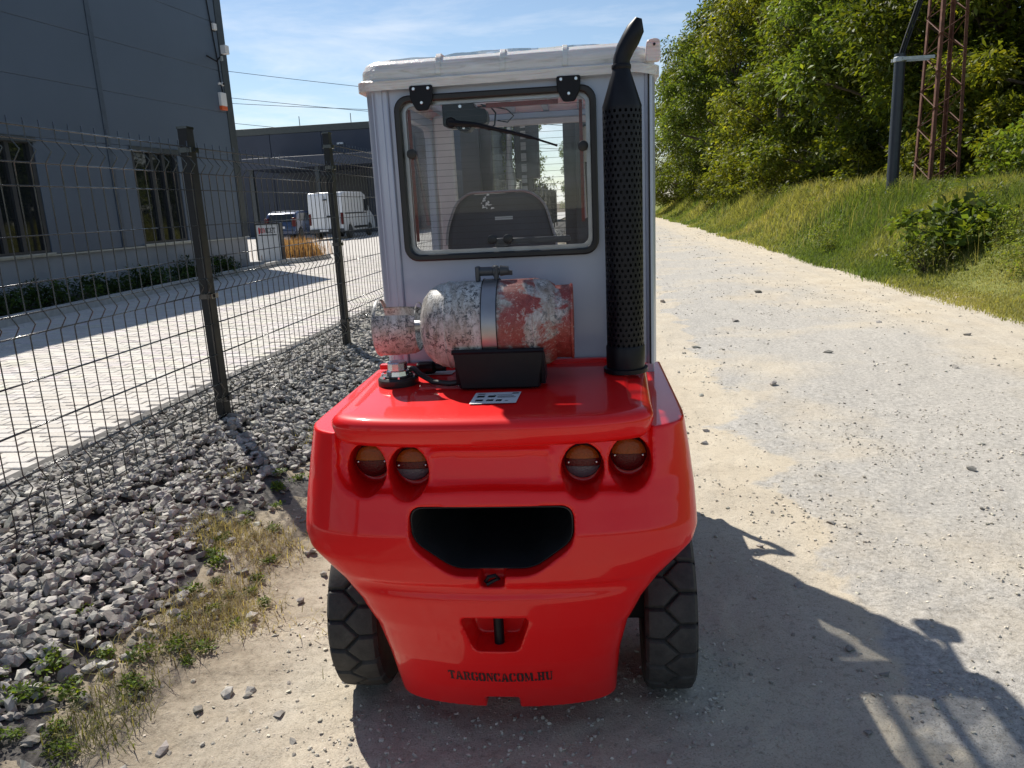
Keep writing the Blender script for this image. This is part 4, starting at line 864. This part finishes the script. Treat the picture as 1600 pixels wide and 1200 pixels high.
cb = tag(part('wall_cable', MB().tube([on_wall(7.6, 7.5, .015), on_wall(7.75, 6.2, .015), on_wall(7.84, 5.5, .015), on_wall(7.86, 4.9, .015), on_wall(7.93, 4.6, .015)], 0.014, 6), 'black', None), 'black cable running down the building corner past the lamps', 'cable')

# far wing across the yard
FW = tag(empty('warehouse_wing', (0, 52, 0)), 'low dark blue warehouse wing across the yard with a canopy', 'building')
part('wall', MB().box(-40, -7.4, 0.1, 16, 0, 6.9), 'clad_far', FW)
part('roof_trim', MB().box(-40.1, -7.3, 0.0, 16.1, 6.905, 7.35), 'trim_far', FW, bevel=0.02)
for k in range(9): part('wall_panel', MB().box(-40+k*3.6+0.02, -40+(k+1)*3.6-0.02, 0.04, 0.098, 0.3, 6.9), 'clad_far', FW, bevel=0.01)
part('canopy', MB().prism([(-21.6, 4.35), (-12.5, 4.35), (-12.5, 5.0), (-21.6, 5.0)], -5.5, 0.03), 'clad_far', FW, bevel=0.03)
for x in (-21.2, -17.0, -12.9): part('canopy_post', MB().box(x-0.12, x+0.12, -5.3, -5.06, 0.18, 4.349), 'trim', FW)
part('roller_door', MB().box(-19.5, -15.5, -0.0, 0.035, 0.2, 4.0), 'frame_dark', FW)
for x in (-19.97, -16.4): part('roof_rod', MB().tube([(x, 0.5, 7.3), (x, 0.5, 8.0)], 0.025, 6), 'trim_far', FW)
part('wall_light', MB().box(-17.3, -16.9, -0.12, 0.03, 6.0, 6.12), 'label', FW)

# sign box
sg = tag(empty('sign_cabinet', (-9.25, 21.0, 0.2)), 'white company sign cabinet with red and black name by the building corner', 'sign')
part('panel', MB().box(-0.335, 0.335, 0.02, 0.14, 0.05, 1.10), 'label', sg, bevel=0.01)
part('frame', MB().ring(rrect(-0.375, 0.375, 0.0, 1.14, 0.01), rrect(-0.335, 0.335, 0.05, 1.10, 0.01), 0.0, 0.16), 'frame_dark', sg)
polys, tw2 = text_polys('IOMCET'); mb1 = MB(); mb2 = MB()
for pl in polys:
    q = [(-0.25+0.48*a/tw2, 0.87+0.14*c) for a, c in pl]; (mb1 if q[0][0] < -0.10 else mb2).add([(x, 0.0165, z) for x, z in q], [tuple(range(len(q)))])
mb1.add([(x, 0.018, z) for x, z in [(-0.27, .85), (-0.235, .85), (-0.235, 1.03), (-0.27, 1.03)]], [(0, 1, 2, 3)])
link('name_print', mb1.mesh('p'), 'print_red', sg); link('name_print', mb2.mesh('p'), 'print', sg)
part('name_rule', MB().box(-0.28, 0.25, 0.014, 0.019, 0.80, 0.825), 'print', sg)

# kerbed island with dry ornamental grass
isl = tag(part('island_kerb', MB().prism(round_poly([(-9.9, 20.3), (-8.5, 21.2), (-8.15, 22.9), (-8.6, 24.0), (-9.9, 24.2)], 0.4), 0.19, 0.32, 'z'), 'concrete', None, bevel=0.02), 'pale kerbed island holding the dry grass tuft', 'kerb')

# ------------------------------------------------------------------ van and car
def wheel_at(parent, x, y, r, w=0.2, mat='galv'):
    t = part('wheel', MB().lathe([(r*0.6, -w/2), (r*0.92, -w/2), (r, -w*0.35), (r, w*0.35), (r*0.92, w/2), (r*0.6, w/2)], (x, y, r), 'x', 28), 'tyre', parent, smooth=True)
    part('hub', MB().lathe([(0.03, -w*0.47), (r*0.3, -w*0.46), (r*0.6, -w*0.40), (r*0.6, w*0.40), (r*0.3, w*0.46), (0.03, w*0.47)], (x, y, r), 'x', 20), mat, t)
van = tag(empty('delivery_van', (-14.22, 39.7, 0.2)), 'white high roof delivery van parked in the yard seen from behind', 'van')
side = [(0.0, 0.42), (0.0, 0.55), (0.03, 1.5), (0.10, 2.30), (0.22, 2.42), (3.6, 2.44), (4.1, 2.32), (4.85, 1.45), (5.55, 1.15), (5.75, 0.8), (5.75, 0.40)]
def arch(pts, ys, z0, r):
    out = list(pts)
    for y in sorted(ys, reverse=True):
        out += [(y+r*math.cos(a), z0+r*math.sin(a)) for a in np.linspace(0, PI, 9)]
    return out
part('body', MB().prism(arch(side, (1.15, 4.75), 0.40, 0.40), -0.94, 0.94, 'x'), 'van', van, bevel=0.07, seg=3)
part('door_gap', MB().box(-0.006, 0.006, -0.012, 0.02, 0.6, 2.25), 'dark', van)
part('rear_bumper', MB().box(-0.93, 0.93, -0.09, 0.1, 0.36, 0.55), 'frame_dark', van, bevel=0.03)
for s in (-1, 1): part('tail_light', MB().box(s*0.87-0.07, s*0.87+0.07, -0.03, 0.1, 0.75, 1.35), 'redlens', van, bevel=0.02)
part('door_handle', MB().box(0.06, 0.26, -0.03, 0.03, 1.15, 1.22), 'black', van); part('camera_pod', MB().box(-0.1, 0.12, -0.0, 0.1, 2.0, 2.06), 'black', van)
part('side_rail', MB().box(0.93, 0.955, 0.3, 4.2, 1.28, 1.34), 'black', van); part('rub_strip', MB().box(0.93, 0.965, 1.7, 4.2, 0.5, 0.62), 'black', van)
part('number_plate', MB().box(-0.35, 0.10, -0.10, -0.085, 0.42, 0.52), 'label', van)
part('side_window', MB().box(0.925, 0.948, 3.75, 4.5, 1.4, 2.05), 'carglass', van)
for x in (-0.83, 0.83):
    for y in (1.15, 4.75): wheel_at(van, x, y, 0.36, 0.22)
car = tag(empty('parked_car', (-17.0, 40.3, 0.2)), 'dark blue hatchback car parked left of the white van', 'car')
side = [(0.0, 0.38), (-0.02, 0.60), (0.06, 0.95), (0.32, 1.42), (0.6, 1.53), (1.9, 1.56), (2.5, 1.46), (3.2, 1.02), (4.1, 0.84), (4.3, 0.62), (4.3, 0.32)]
part('body', MB().prism(arch(side, (0.75, 3.5), 0.32, 0.35), -0.86, 0.86, 'x'), 'bluecar', car, bevel=0.10, seg=3)
part('rear_window', MB().prism([(0.10, 1.0), (0.315, 1.395), (0.29, 1.41), (0.07, 1.01)], -0.66, 0.66, 'x'), 'carglass', car)
part('side_window', MB().prism([(0.55, 1.02), (0.72, 1.42), (1.9, 1.45), (2.4, 1.36), (2.85, 1.02)], 0.845, 0.868, 'x'), 'carglass', car)
for s in (-1, 1): part('tail_light', MB().box(s*0.76-0.10, s*0.76+0.10, -0.01, 0.25, 0.75, 1.22), 'redlens', car, bevel=0.03)
part('number_plate', MB().box(-0.26, 0.26, -0.035, -0.02, 0.66, 0.77), 'label', car); part('bumper', MB().box(-0.84, 0.84, -0.07, 0.2, 0.34, 0.58), 'bluecar', car, bevel=0.05)
part('roof_panel', MB().box(-0.62, 0.62, 0.6, 2.0, 1.545, 1.575), 'van', car, bevel=0.01)
for x in (-0.76, 0.76):
    for y in (0.75, 3.5): wheel_at(car, x, y, 0.31, 0.2, 'chrome')

# ------------------------------------------------------------------ lattice pylon, cable duct, overhead lines
PZ = 1.12
py = tag(empty('lattice_pylon', (7.98, 20.0, PZ), R(8)), 'rusty red steel lattice pylon standing on the grass verge', 'pylon')
HB, HTP, HH = 0.37, 0.20, 12.0
def leg_xy(z): return HB+(HTP-HB)*z/HH
def angle_bar(mb, p, q, w=0.03): return mb.tube([p, q], w, 4)
for sx_ in (-1, 1):
    for sy_ in (-1, 1): part('leg', MB().prism([(0, 0), (0.075*-sx_, 0), (0.075*-sx_, 0.012*-sy_), (0.012*-sx_, 0.012*-sy_), (0.012*-sx_, 0.075*-sy_), (0, 0.075*-sy_)], 0, 1, 'z').add([], []), 'rust', py)
for o, (sx_, sy_) in zip([c for c in py.children if c.name.startswith('leg')], [(a, c) for a in (-1, 1) for c in (-1, 1)]):
    for v in o.data.vertices:
        z = v.co.z*HH; h = leg_xy(z); v.co = (v.co.x+sx_*h, v.co.y+sy_*h, z-0.3)
z = 0.1; k = 0
while z < 7.8:
    dz = 0.40; h0, h1 = leg_xy(z), leg_xy(z+dz)
    for ax in range(4):
        s0 = 1 if (k+ax) % 2 else -1
        if ax == 0: p, q = (-s0*h0, -h0, z), (s0*h1, -h1, z+dz)
        elif ax == 1: p, q = (-s0*h0, h0, z), (s0*h1, h1, z+dz)
        elif ax == 2: p, q = (-h0, -s0*h0, z), (-h1, s0*h1, z+dz)
        else: p, q = (h0, -s0*h0, z), (h1, s0*h1, z+dz)
        part('brace', MB().tube([p, q], 0.013, 4), 'rust', py)
    z += dz; k += 1
part('footing', MB().box(-0.62, 0.62, -0.62, 0.62, -0.6, 0.05), 'concrete', py, bevel=0.03)
dp = tag(empty('cable_duct', (6.93, 19.8, 1.05)), 'thick dark blue cable duct pole bracketed to the rusty pylon', 'pole')
part('duct', MB().lathe([(0.135, 0.0), (0.13, 1.4), (0.12, 3.25), (0.125, 3.3), (0.125, 3.4)], (0, 0, 0), 'z', 24), 'bluepipe', dp, smooth=True)
part('bracket', MB().box(0.0, 0.70, -0.16, -0.13, 3.24, 3.31).box(-0.14, 0.70, 0.13, 0.16, 3.24, 3.31), 'galv', dp); part('clamp', MB().lathe([(0.128, 3.22), (0.14, 3.23), (0.14, 3.32), (0.128, 3.33)], (0, 0, 0), 'z', 24), 'galv', dp, smooth=True)
part('base_bracket', MB().box(-0.2, 0.9, -0.17, -0.13, 0.28, 0.34), 'galv', dp)
for k in range(3): part('cable', MB().tube([(-0.04+k*.045, 0, 3.3), (0.10+k*.05, 0, 3.8), (0.33+k*.045, 0.05, 4.5), (0.46+k*.04, 0.1, 5.2), (0.55+k*.04, 0.2, 7.0)], 0.022, 8), 'rubber', dp, smooth=True)
for k, (za, zb, dy) in enumerate(((17.9, 15.4, 0), (15.0, 12.8, 0), (14.6, 13.15, 2.0), (12.2, 10.1, 0))):
    xs_ = np.linspace(-120, 60, 40); zs_ = za+(zb-za)*(xs_+41.8)/15+0.0006*(xs_+30)**2
    tag(part('power_line', MB().tube([(x, 90+dy, z) for x, z in zip(xs_, zs_)], 0.028, 5), 'black', None), ['highest thin power line above the warehouse wing', 'upper line of the close middle pair of power lines', 'lower line of the close middle pair of power lines', 'lowest power line just above the warehouse roof'][k], 'power line', 'overhead power lines')

# ------------------------------------------------------------------ vegetation
def leaves(cent, rad, per, L, base, squash=0.75, droop=0.35, cvar=0.28, wid=0.42):
    n = len(cent)*per; ci = np.repeat(np.arange(len(cent)), per)
    d = rng.standard_normal((n, 3)); d /= np.linalg.norm(d, axis=1, keepdims=True); rr = rng.random(n)**0.45
    p = cent[ci]+d*(rad[ci]*rr)[:, None]*np.array([1, 1, squash])
    t = d*np.array([1, 1, 0.3])+0.7*rng.standard_normal((n, 3)); t[:, 2] -= droop; t /= np.linalg.norm(t, axis=1, keepdims=True)
    nrm = rng.standard_normal((n, 3))*0.55; nrm[:, 2] += 1.0
    s = np.cross(t, nrm); s /= np.linalg.norm(s, axis=1, keepdims=True)+1e-9; nn = np.cross(s, t)
    l = L*(0.6+0.8*rng.random(n))[:, None]; w = l*wid
    V = np.stack([p, p+t*l*0.5+s*w*0.5+nn*l*0.08, p+t*l, p+t*l*0.5-s*w*0.5+nn*l*0.08], 1).reshape(-1, 3)
    a = 4*np.arange(n); F = np.stack([a, a+1, a+2, a+3], -1)
    cl = (1+0.30*rng.standard_normal((len(cent), 1)).clip(-1.5, 1.7))[ci]*(1+cvar*rng.standard_normal((n, 1)).clip(-2, 2)); hue = rng.random((n, 1))
    c = np.array(base)[None]*cl; c = c*np.where(hue > 0.75, np.array([[1.45, 1.22, 0.9]]), np.array([[1, 1, 1]])); c = np.repeat(np.clip(c, 0.004, 0.4), 4, 0)
    return V, F, c
def tree_meshes(h, r, ncl, per, L, base, zlow=0.4, seed=0):
    u = rng.random(ncl); z = zlow+(h-zlow)*u; ang = rng.random(ncl)*2*PI
    prof = r*np.interp((z-zlow)/(h-zlow), [0, 0.15, 0.4, 0.7, 0.9, 1.0], [0.70, 0.92, 1.0, 0.85, 0.50, 0.12])*(0.80+0.4*vnoise(ang*1.3, z*0.5+seed*9))
    rho = prof*np.where(rng.random(ncl) < 0.75, 0.72+0.33*rng.random(ncl), 0.2+0.5*rng.random(ncl))
    c = np.stack([rho*np.cos(ang), rho*np.sin(ang), z], -1); rad = (0.45+0.55*rng.random(ncl))*r/3.2
    V, F, C_ = leaves(c, rad, per, L, base); crown = np_mesh('crown', V, F, C_); crown.materials.append(M['leaf'])
    mb = MB(); mb.tube([(0, 0, -0.5), (0.05, 0.02, h*0.2), (-0.05, 0.06, h*0.45), (0.06, 0, h*0.75), (0.02, 0, h*0.93)], [h*0.020, h*0.016, h*0.012, h*0.007, 0.02], 9)
    for k in rng.choice(ncl, 26, replace=False):
        q = c[k]; z0 = max(0.4, q[2]*0.65-0.3); mb.tube([(0, 0, z0), tuple(q*np.array([.5, .5, 0])+np.array([0, 0, z0+(q[2]-z0)*0.62])), tuple(q)], [0.07, 0.045, 0.012], 5)
    tr = mb.mesh('trunk'); tr.materials.append(M['bark']); return crown, tr
G1, G2, G3 = (0.095, 0.130, 0.022), (0.078, 0.115, 0.024), (0.115, 0.140, 0.022)
TV = [tree_meshes(11.0, 3.4, 130, 290, 0.20, G1, 0.4, 1), tree_meshes(11.8, 3.6, 135, 290, 0.22, G2, 0.4, 2), tree_meshes(10.2, 3.2, 120, 300, 0.18, G3, 0.3, 3)]
def tree(x, y, v, s, rz, label, group, sz=1.0, name='leafy_tree'):
    z = float(terrain(np.array(x), np.array(y)))-0.1
    t = tag(empty(name, (x, y, z), rz), label, 'tree', group); t.scale = (s, s, s*sz)
    link('crown', TV[v][0], None, t); link('trunk', TV[v][1], None, t)
front = [(6.3, 66, 2, 1.0), (6.9, 56, 0, 1.0), (7.6, 47, 1, 1.02), (8.6, 39.5, 2, 1.16), (9.5, 33, 0, 1.08), (10.2, 27.8, 1, 1.0), (11.2, 24.6, 0, 1.05), (12.3, 21.2, 2, 1.12), (14.2, 18.6, 1, 1.0), (16.5, 15.5, 0, 1.0)]
NTH = ['first', 'second', 'third', 'fourth', 'fifth', 'sixth', 'seventh', 'eighth', 'ninth', 'tenth']
for k, (x, y, v, s) in enumerate(front):
    lb = {7: 'leafy green tree of the verge row standing right behind the rusty pylon', 8: 'leafy green verge tree beside the young drooping tree', 9: 'leafy green verge tree on the far side of the young drooping tree'}.get(k, NTH[6-k if k < 7 else 0]+' leafy green verge tree beyond the rusty pylon')
    tree(x, y, v, s, k*2.1, lb, 'trees along the verge')
back = [(9.5, 72, 1, 1.15), (11.5, 60, 0, 1.2), (12.5, 50, 2, 1.25), (14, 42, 1, 1.15), (15, 35, 0, 1.2), (16.5, 29, 2, 1.3), (18.5, 24.5, 1, 1.15), (20.5, 20, 0, 1.2)]
for k, (x, y, v, s) in enumerate(back): tree(x, y, v, s, k*1.3+0.6, NTH[7-k]+' taller tree in the back row, counted from the pylon', 'trees behind the front row')
tree(-7.4, 64, 0, 0.95, 0.4, 'lone green tree beyond the far end of the fence', None)
tree(-2.0, 120, 1, 1.1, 1.4, 'distant green tree where the road ends', None)
# shrubs and big weeds
def shrub(name, x, y, r, h, ncl, per, L, base, label, cat, group=None, wid=0.42, z=None):
    c = rng.standard_normal((ncl, 3))*np.array([r*0.42, r*0.42, 0]); c[:, 2] = h*(0.15+0.8*rng.random(ncl))*np.clip(1.05-0.35*np.hypot(c[:, 0], c[:, 1])/r, 0.3, 1)
    V, F, C_ = leaves(c, np.full(ncl, r*0.26), per, L, base, 0.6, 0.25, wid=wid)
    z = float(terrain(np.array(x), np.array(y))) if z is None else z
    o = tag(empty(name, (x, y, z)), label, cat, group); crown = np_mesh('foliage', V, F, C_); link('foliage', crown, 'leaf', o)
    mb = MB()
    for k in range(min(ncl, 14)): mb.tube([(c[k, 0]*0.25, c[k, 1]*0.25, -0.05), (c[k, 0]*0.7, c[k, 1]*0.7, c[k, 2]*0.6), tuple(c[k])], [0.012, 0.008, 0.003], 5)
    part('stems', mb, 'bark', o); return o
shrub('broadleaf_bush', 5.75, 13.2, 0.85, 0.75, 46, 26, 0.15, (0.10, 0.15, 0.03), 'broad leaved green bush on the verge in front of the pylon', 'bush', wid=0.6)
shrub('tall_weed', 5.15, 12.9, 0.6, 0.55, 30, 30, 0.07, (0.11, 0.14, 0.04), 'loose tall weed beside the broad leaved bush', 'weed')
shrub('young_tree', 8.1, 15.6, 1.2, 1.5, 60, 40, 0.15, (0.10, 0.15, 0.028), 'young tree with long drooping leaves right of the pylon', 'shrub', wid=0.35)
for k, (x, y, r, h) in enumerate(((6.7, 48, 1.6, 3.0), (6.6, 40, 1.4, 2.2), (7.2, 33, 1.4, 2.4), (8.2, 26.5, 1.3, 1.8), (8.6, 22, 1.2, 1.6), (9.6, 19.5, 1.2, 1.5), (10.8, 17.4, 1.2, 1.6))):
    shrub('verge_shrub', x, y, r, h, 40, 60, 0.17, G3, (NTH[4-k]+' bushy shrub under the verge trees beyond the pylon') if k < 5 else (NTH[k-5]+' bushy shrub under the trees between pylon and young tree'), 'shrub', 'undergrowth below the trees')
hd = [(-9.3, 9.3, .5, .45), (-9.2, 10.6, .6, .4), (-9.15, 12.0, .6, .5), (-9.15, 13.4, .6, .45), (-9.1, 14.8, .55, .5), (-9.05, 16.2, .55, .5), (-9.0, 17.6, .5, .45), (-9.9, 9.0, .6, 1.2)]
for k, (x, y, r, h) in enumerate(hd): shrub('bed_shrub', x, y, r*1.15, h, 24, 60, 0.075, (0.035, 0.065, 0.018), (NTH[6-k]+' low evergreen shrub at the plinth, counted from the building corner') if k < 7 else 'taller rounded evergreen shrub against the building plinth', 'shrub', 'shrubs in the plinth bed', z=0.2)
V, F = grid(np.linspace(-11.4, -7.98, 20), np.linspace(-2, 22, 60), lambda x, y: 0.215+0.03*vnoise(x, y, 3)-0.2*((x > -8.12-(y-3)*0.047)))
tag(link('planted_bed', np_mesh('planted_bed', V, F), 'bed', smooth=True), kind='structure')
# grass
def blades(n, xy, h, c1, c2, w=0.006, lean=0.45, z=None):
    p = np.concatenate([xy, (terrain(xy[:, 0], xy[:, 1]) if z is None else np.full(len(xy), z))[:, None]], 1); n = len(p)
    a = rng.random(n)*2*PI; d = np.stack([np.cos(a), np.sin(a), np.zeros(n)], -1); s = np.stack([-np.sin(a), np.cos(a), np.zeros(n)], -1)*(w*(0.6+0.8*rng.random(n)))[:, None]
    H = (h*(0.45+0.9*rng.random(n)))[:, None]; ln = (lean*rng.random(n))[:, None]*H; up_ = np.array([[0, 0, 1.0]])
    m1 = p+up_*H*0.55+d*ln*0.35; tip = p+up_*H*(1-0.25*rng.random((n, 1)))+d*ln*1.2
    V = np.stack([p-s, p+s, m1+s*0.7, m1-s*0.7, tip], 1).reshape(-1, 3); b = 5*np.arange(n)
    F = np.concatenate([np.stack([b, b+1, b+2], -1), np.stack([b, b+2, b+3], -1), np.stack([b+3, b+2, b+4], -1)])
    t = np.clip(rng.random((n, 1))**1.2*0.55+1.3*(vnoise(p[:, 0], p[:, 1], 0.55)[:, None]-0.35), 0, 1); c = np.array(c1)*(1-t)+np.array(c2)*t; c = np.repeat(c*(0.75+0.5*rng.random((n, 1))), 5, 0); return V, F, c
def join(parts):
    Vs, Fs, Cs = [], [], []; k = 0
    for V, F, c in parts: Vs.append(V); Fs.append(F+k); Cs.append(c); k += len(V)
    return np.concatenate(Vs), np.concatenate(Fs), np.concatenate(Cs)
pp = []
for y0, y1, n, h, w in ((7, 12, 75000, 0.15, 0.0045), (12, 20, 62000, 0.26, 0.0065), (20, 36, 34000, 0.34, 0.012), (36, 75, 20000, 0.40, 0.02)):
    x = 4.25+(0.3+7.8*rng.random(n))*rng.random(n)**0.75; y = y0+(y1-y0)*rng.random(n)
    keep = x > 4.50+(vnoise(x*0, y, 0.9)-0.5)*0.5+0.1*rng.standard_normal(len(x)); x, y = x[keep], y[keep]
    hh = h*(0.35+1.0*sstep(4.8, 7.2, x))*(0.6+0.9*vnoise(x, y, 0.9))
    pp.append(blades(len(x), np.stack([x, y], -1), hh, (0.115, 0.17, 0.040), (0.34, 0.32, 0.125), w, 0.85))
V, F, c = join(pp); tag(link('verge_grass', np_mesh('verge_grass', V, F, c), 'blade'), 'sunlit green grass covering the bank right of the road', 'grass', kind='stuff')
cc = []; rr = []
for k in range(60):
    y = 9+22*random.random()**1.4; x = 4.95+4.2*random.random()*(0.6+0.4*random.random()); s_ = 0.6+0.7*random.random(); z = float(terrain(np.array(x), np.array(y)))
    q = rng.standard_normal((14, 3))*np.array([0.12, 0.12, 0])*s_; q[:, 2] = (0.06+0.34*rng.random(14))*s_; cc.append(q+np.array([x, y, z])); rr.append(np.full(14, 0.10*s_))
V, F, C_ = leaves(np.concatenate(cc), np.concatenate(rr), 22, 0.055, (0.12, 0.16, 0.04), 0.9, 0.1, wid=0.38)
tag(link('verge_weeds', np_mesh('verge_weeds', V, F, C_), 'leaf'), 'leafy weeds mixed into the long grass of the verge', 'weeds', kind='stuff')
n = 2600; x = 4.9+5*rng.random(n); y = 9+30*rng.random(n); keep = vnoise(x, y, 0.7) > 0.5; x, y = x[keep], y[keep]
V, F, c = blades(len(x), np.stack([x, y], -1), np.full(len(x), 0.62), (0.30, 0.27, 0.12), (0.45, 0.38, 0.22), 0.0045, 0.5)
tag(link('dry_stalks', np_mesh('dry_stalks', V, F, c), 'blade'), 'tall dry seed stalks standing in the verge grass', 'grass', kind='stuff')
# dry grass and small weeds at the gravel edge
n = 42000; y = 1.4+(7.5*rng.random(n)**1.3); x = edge_x(y)+0.16+0.20*rng.standard_normal(n)
keep = rng.random(n) < 2.2*np.clip(vnoise(x, y, 3.1)-0.42, 0, 1); x, y = x[keep], y[keep]
V, F, c = blades(len(x), np.stack([x, y], -1), np.full(len(x), 0.042), (0.12, 0.15, 0.035), (0.40, 0.33, 0.19), 0.0016, 1.8)
tag(link('edge_grass', np_mesh('edge_grass', V, F, c), 'blade'), 'thin half dry grass along the edge of the gravel strip', 'grass', kind='stuff')
wm = []
for k in range(4):
    cc = rng.standard_normal((9, 3))*np.array([0.020, 0.020, 0]); cc[:, 2] = 0.010+0.025*rng.random(9)
    V, F, C_ = leaves(cc, np.full(9, 0.028), 16, 0.018, (0.085, 0.135, 0.025), 0.5, 0.0, wid=0.45); me = np_mesh('weed', V, F, C_); me.materials.append(M['leaf']); wm.append(me)
wpos_ = [(-1.66, 2.86, 1.3), (-1.50, 2.54, .9), (-1.68, 1.95, 1.2), (-1.53, 2.04, 1.0), (-1.92, 2.35, 1.0), (-1.82, 2.05, 1.5), (-1.75, 1.70, 1.2), (-1.80, 1.90, 1.4), (-1.35, 2.62, .8), (-1.48, 2.95, .9), (-1.52, 2.28, 1.1), (-1.60, 2.20, 1.2), (-1.70, 2.15, 1.0), (-1.74, 3.72, 1.2), (-1.62, 3.95, 1.0), (-1.45, 2.80, .8), (-1.58, 2.44, .8), (-1.88, 1.82, 1.3), (-1.62, 1.80, .9), (-1.66, 4.5, 1.2), (-1.72, 5.3, 1.2), (-1.40, 2.45, .7), (-1.95, 1.95, 1.1), (-1.58, 3.25, .9), (-1.64, 2.62, 1.1)]
wpos_ += [(float(edge_x(np.array(yy)))+0.05+0.28*random.random(), yy, 0.5+0.6*random.random()) for yy in [1.5+3.6*random.random() for _ in range(34)]]
for k, (x, y, s) in enumerate(wpos_):
    o = link('weed', wm[k % 4], None); o.location = (x, y, float(terrain(np.array(x), np.array(y)))); o.scale = (s*0.85, s*0.85, s*0.7); o.rotation_euler = (0, 0, k*1.1)
    tag(o, 'small green weed sprouting at the edge of the gravel strip', 'weed', 'weeds at the gravel edge')
gt = tag(empty('ornamental_grass', (-9.05, 22.3, 0.31)), 'dry russet ornamental grass beside the white sign cabinet', 'grass tuft')
xy = np.stack([0.55*rng.standard_normal(2600)*0.6, 0.5*rng.standard_normal(2600)*0.8], -1)
V, F, c = blades(2600, xy, np.full(2600, 0.52), (0.20, 0.085, 0.045), (0.36, 0.22, 0.13), 0.008, 0.5, 0.0); tag(link('blades', np_mesh('blades', V, F, c), 'blade', gt), kind='stuff')
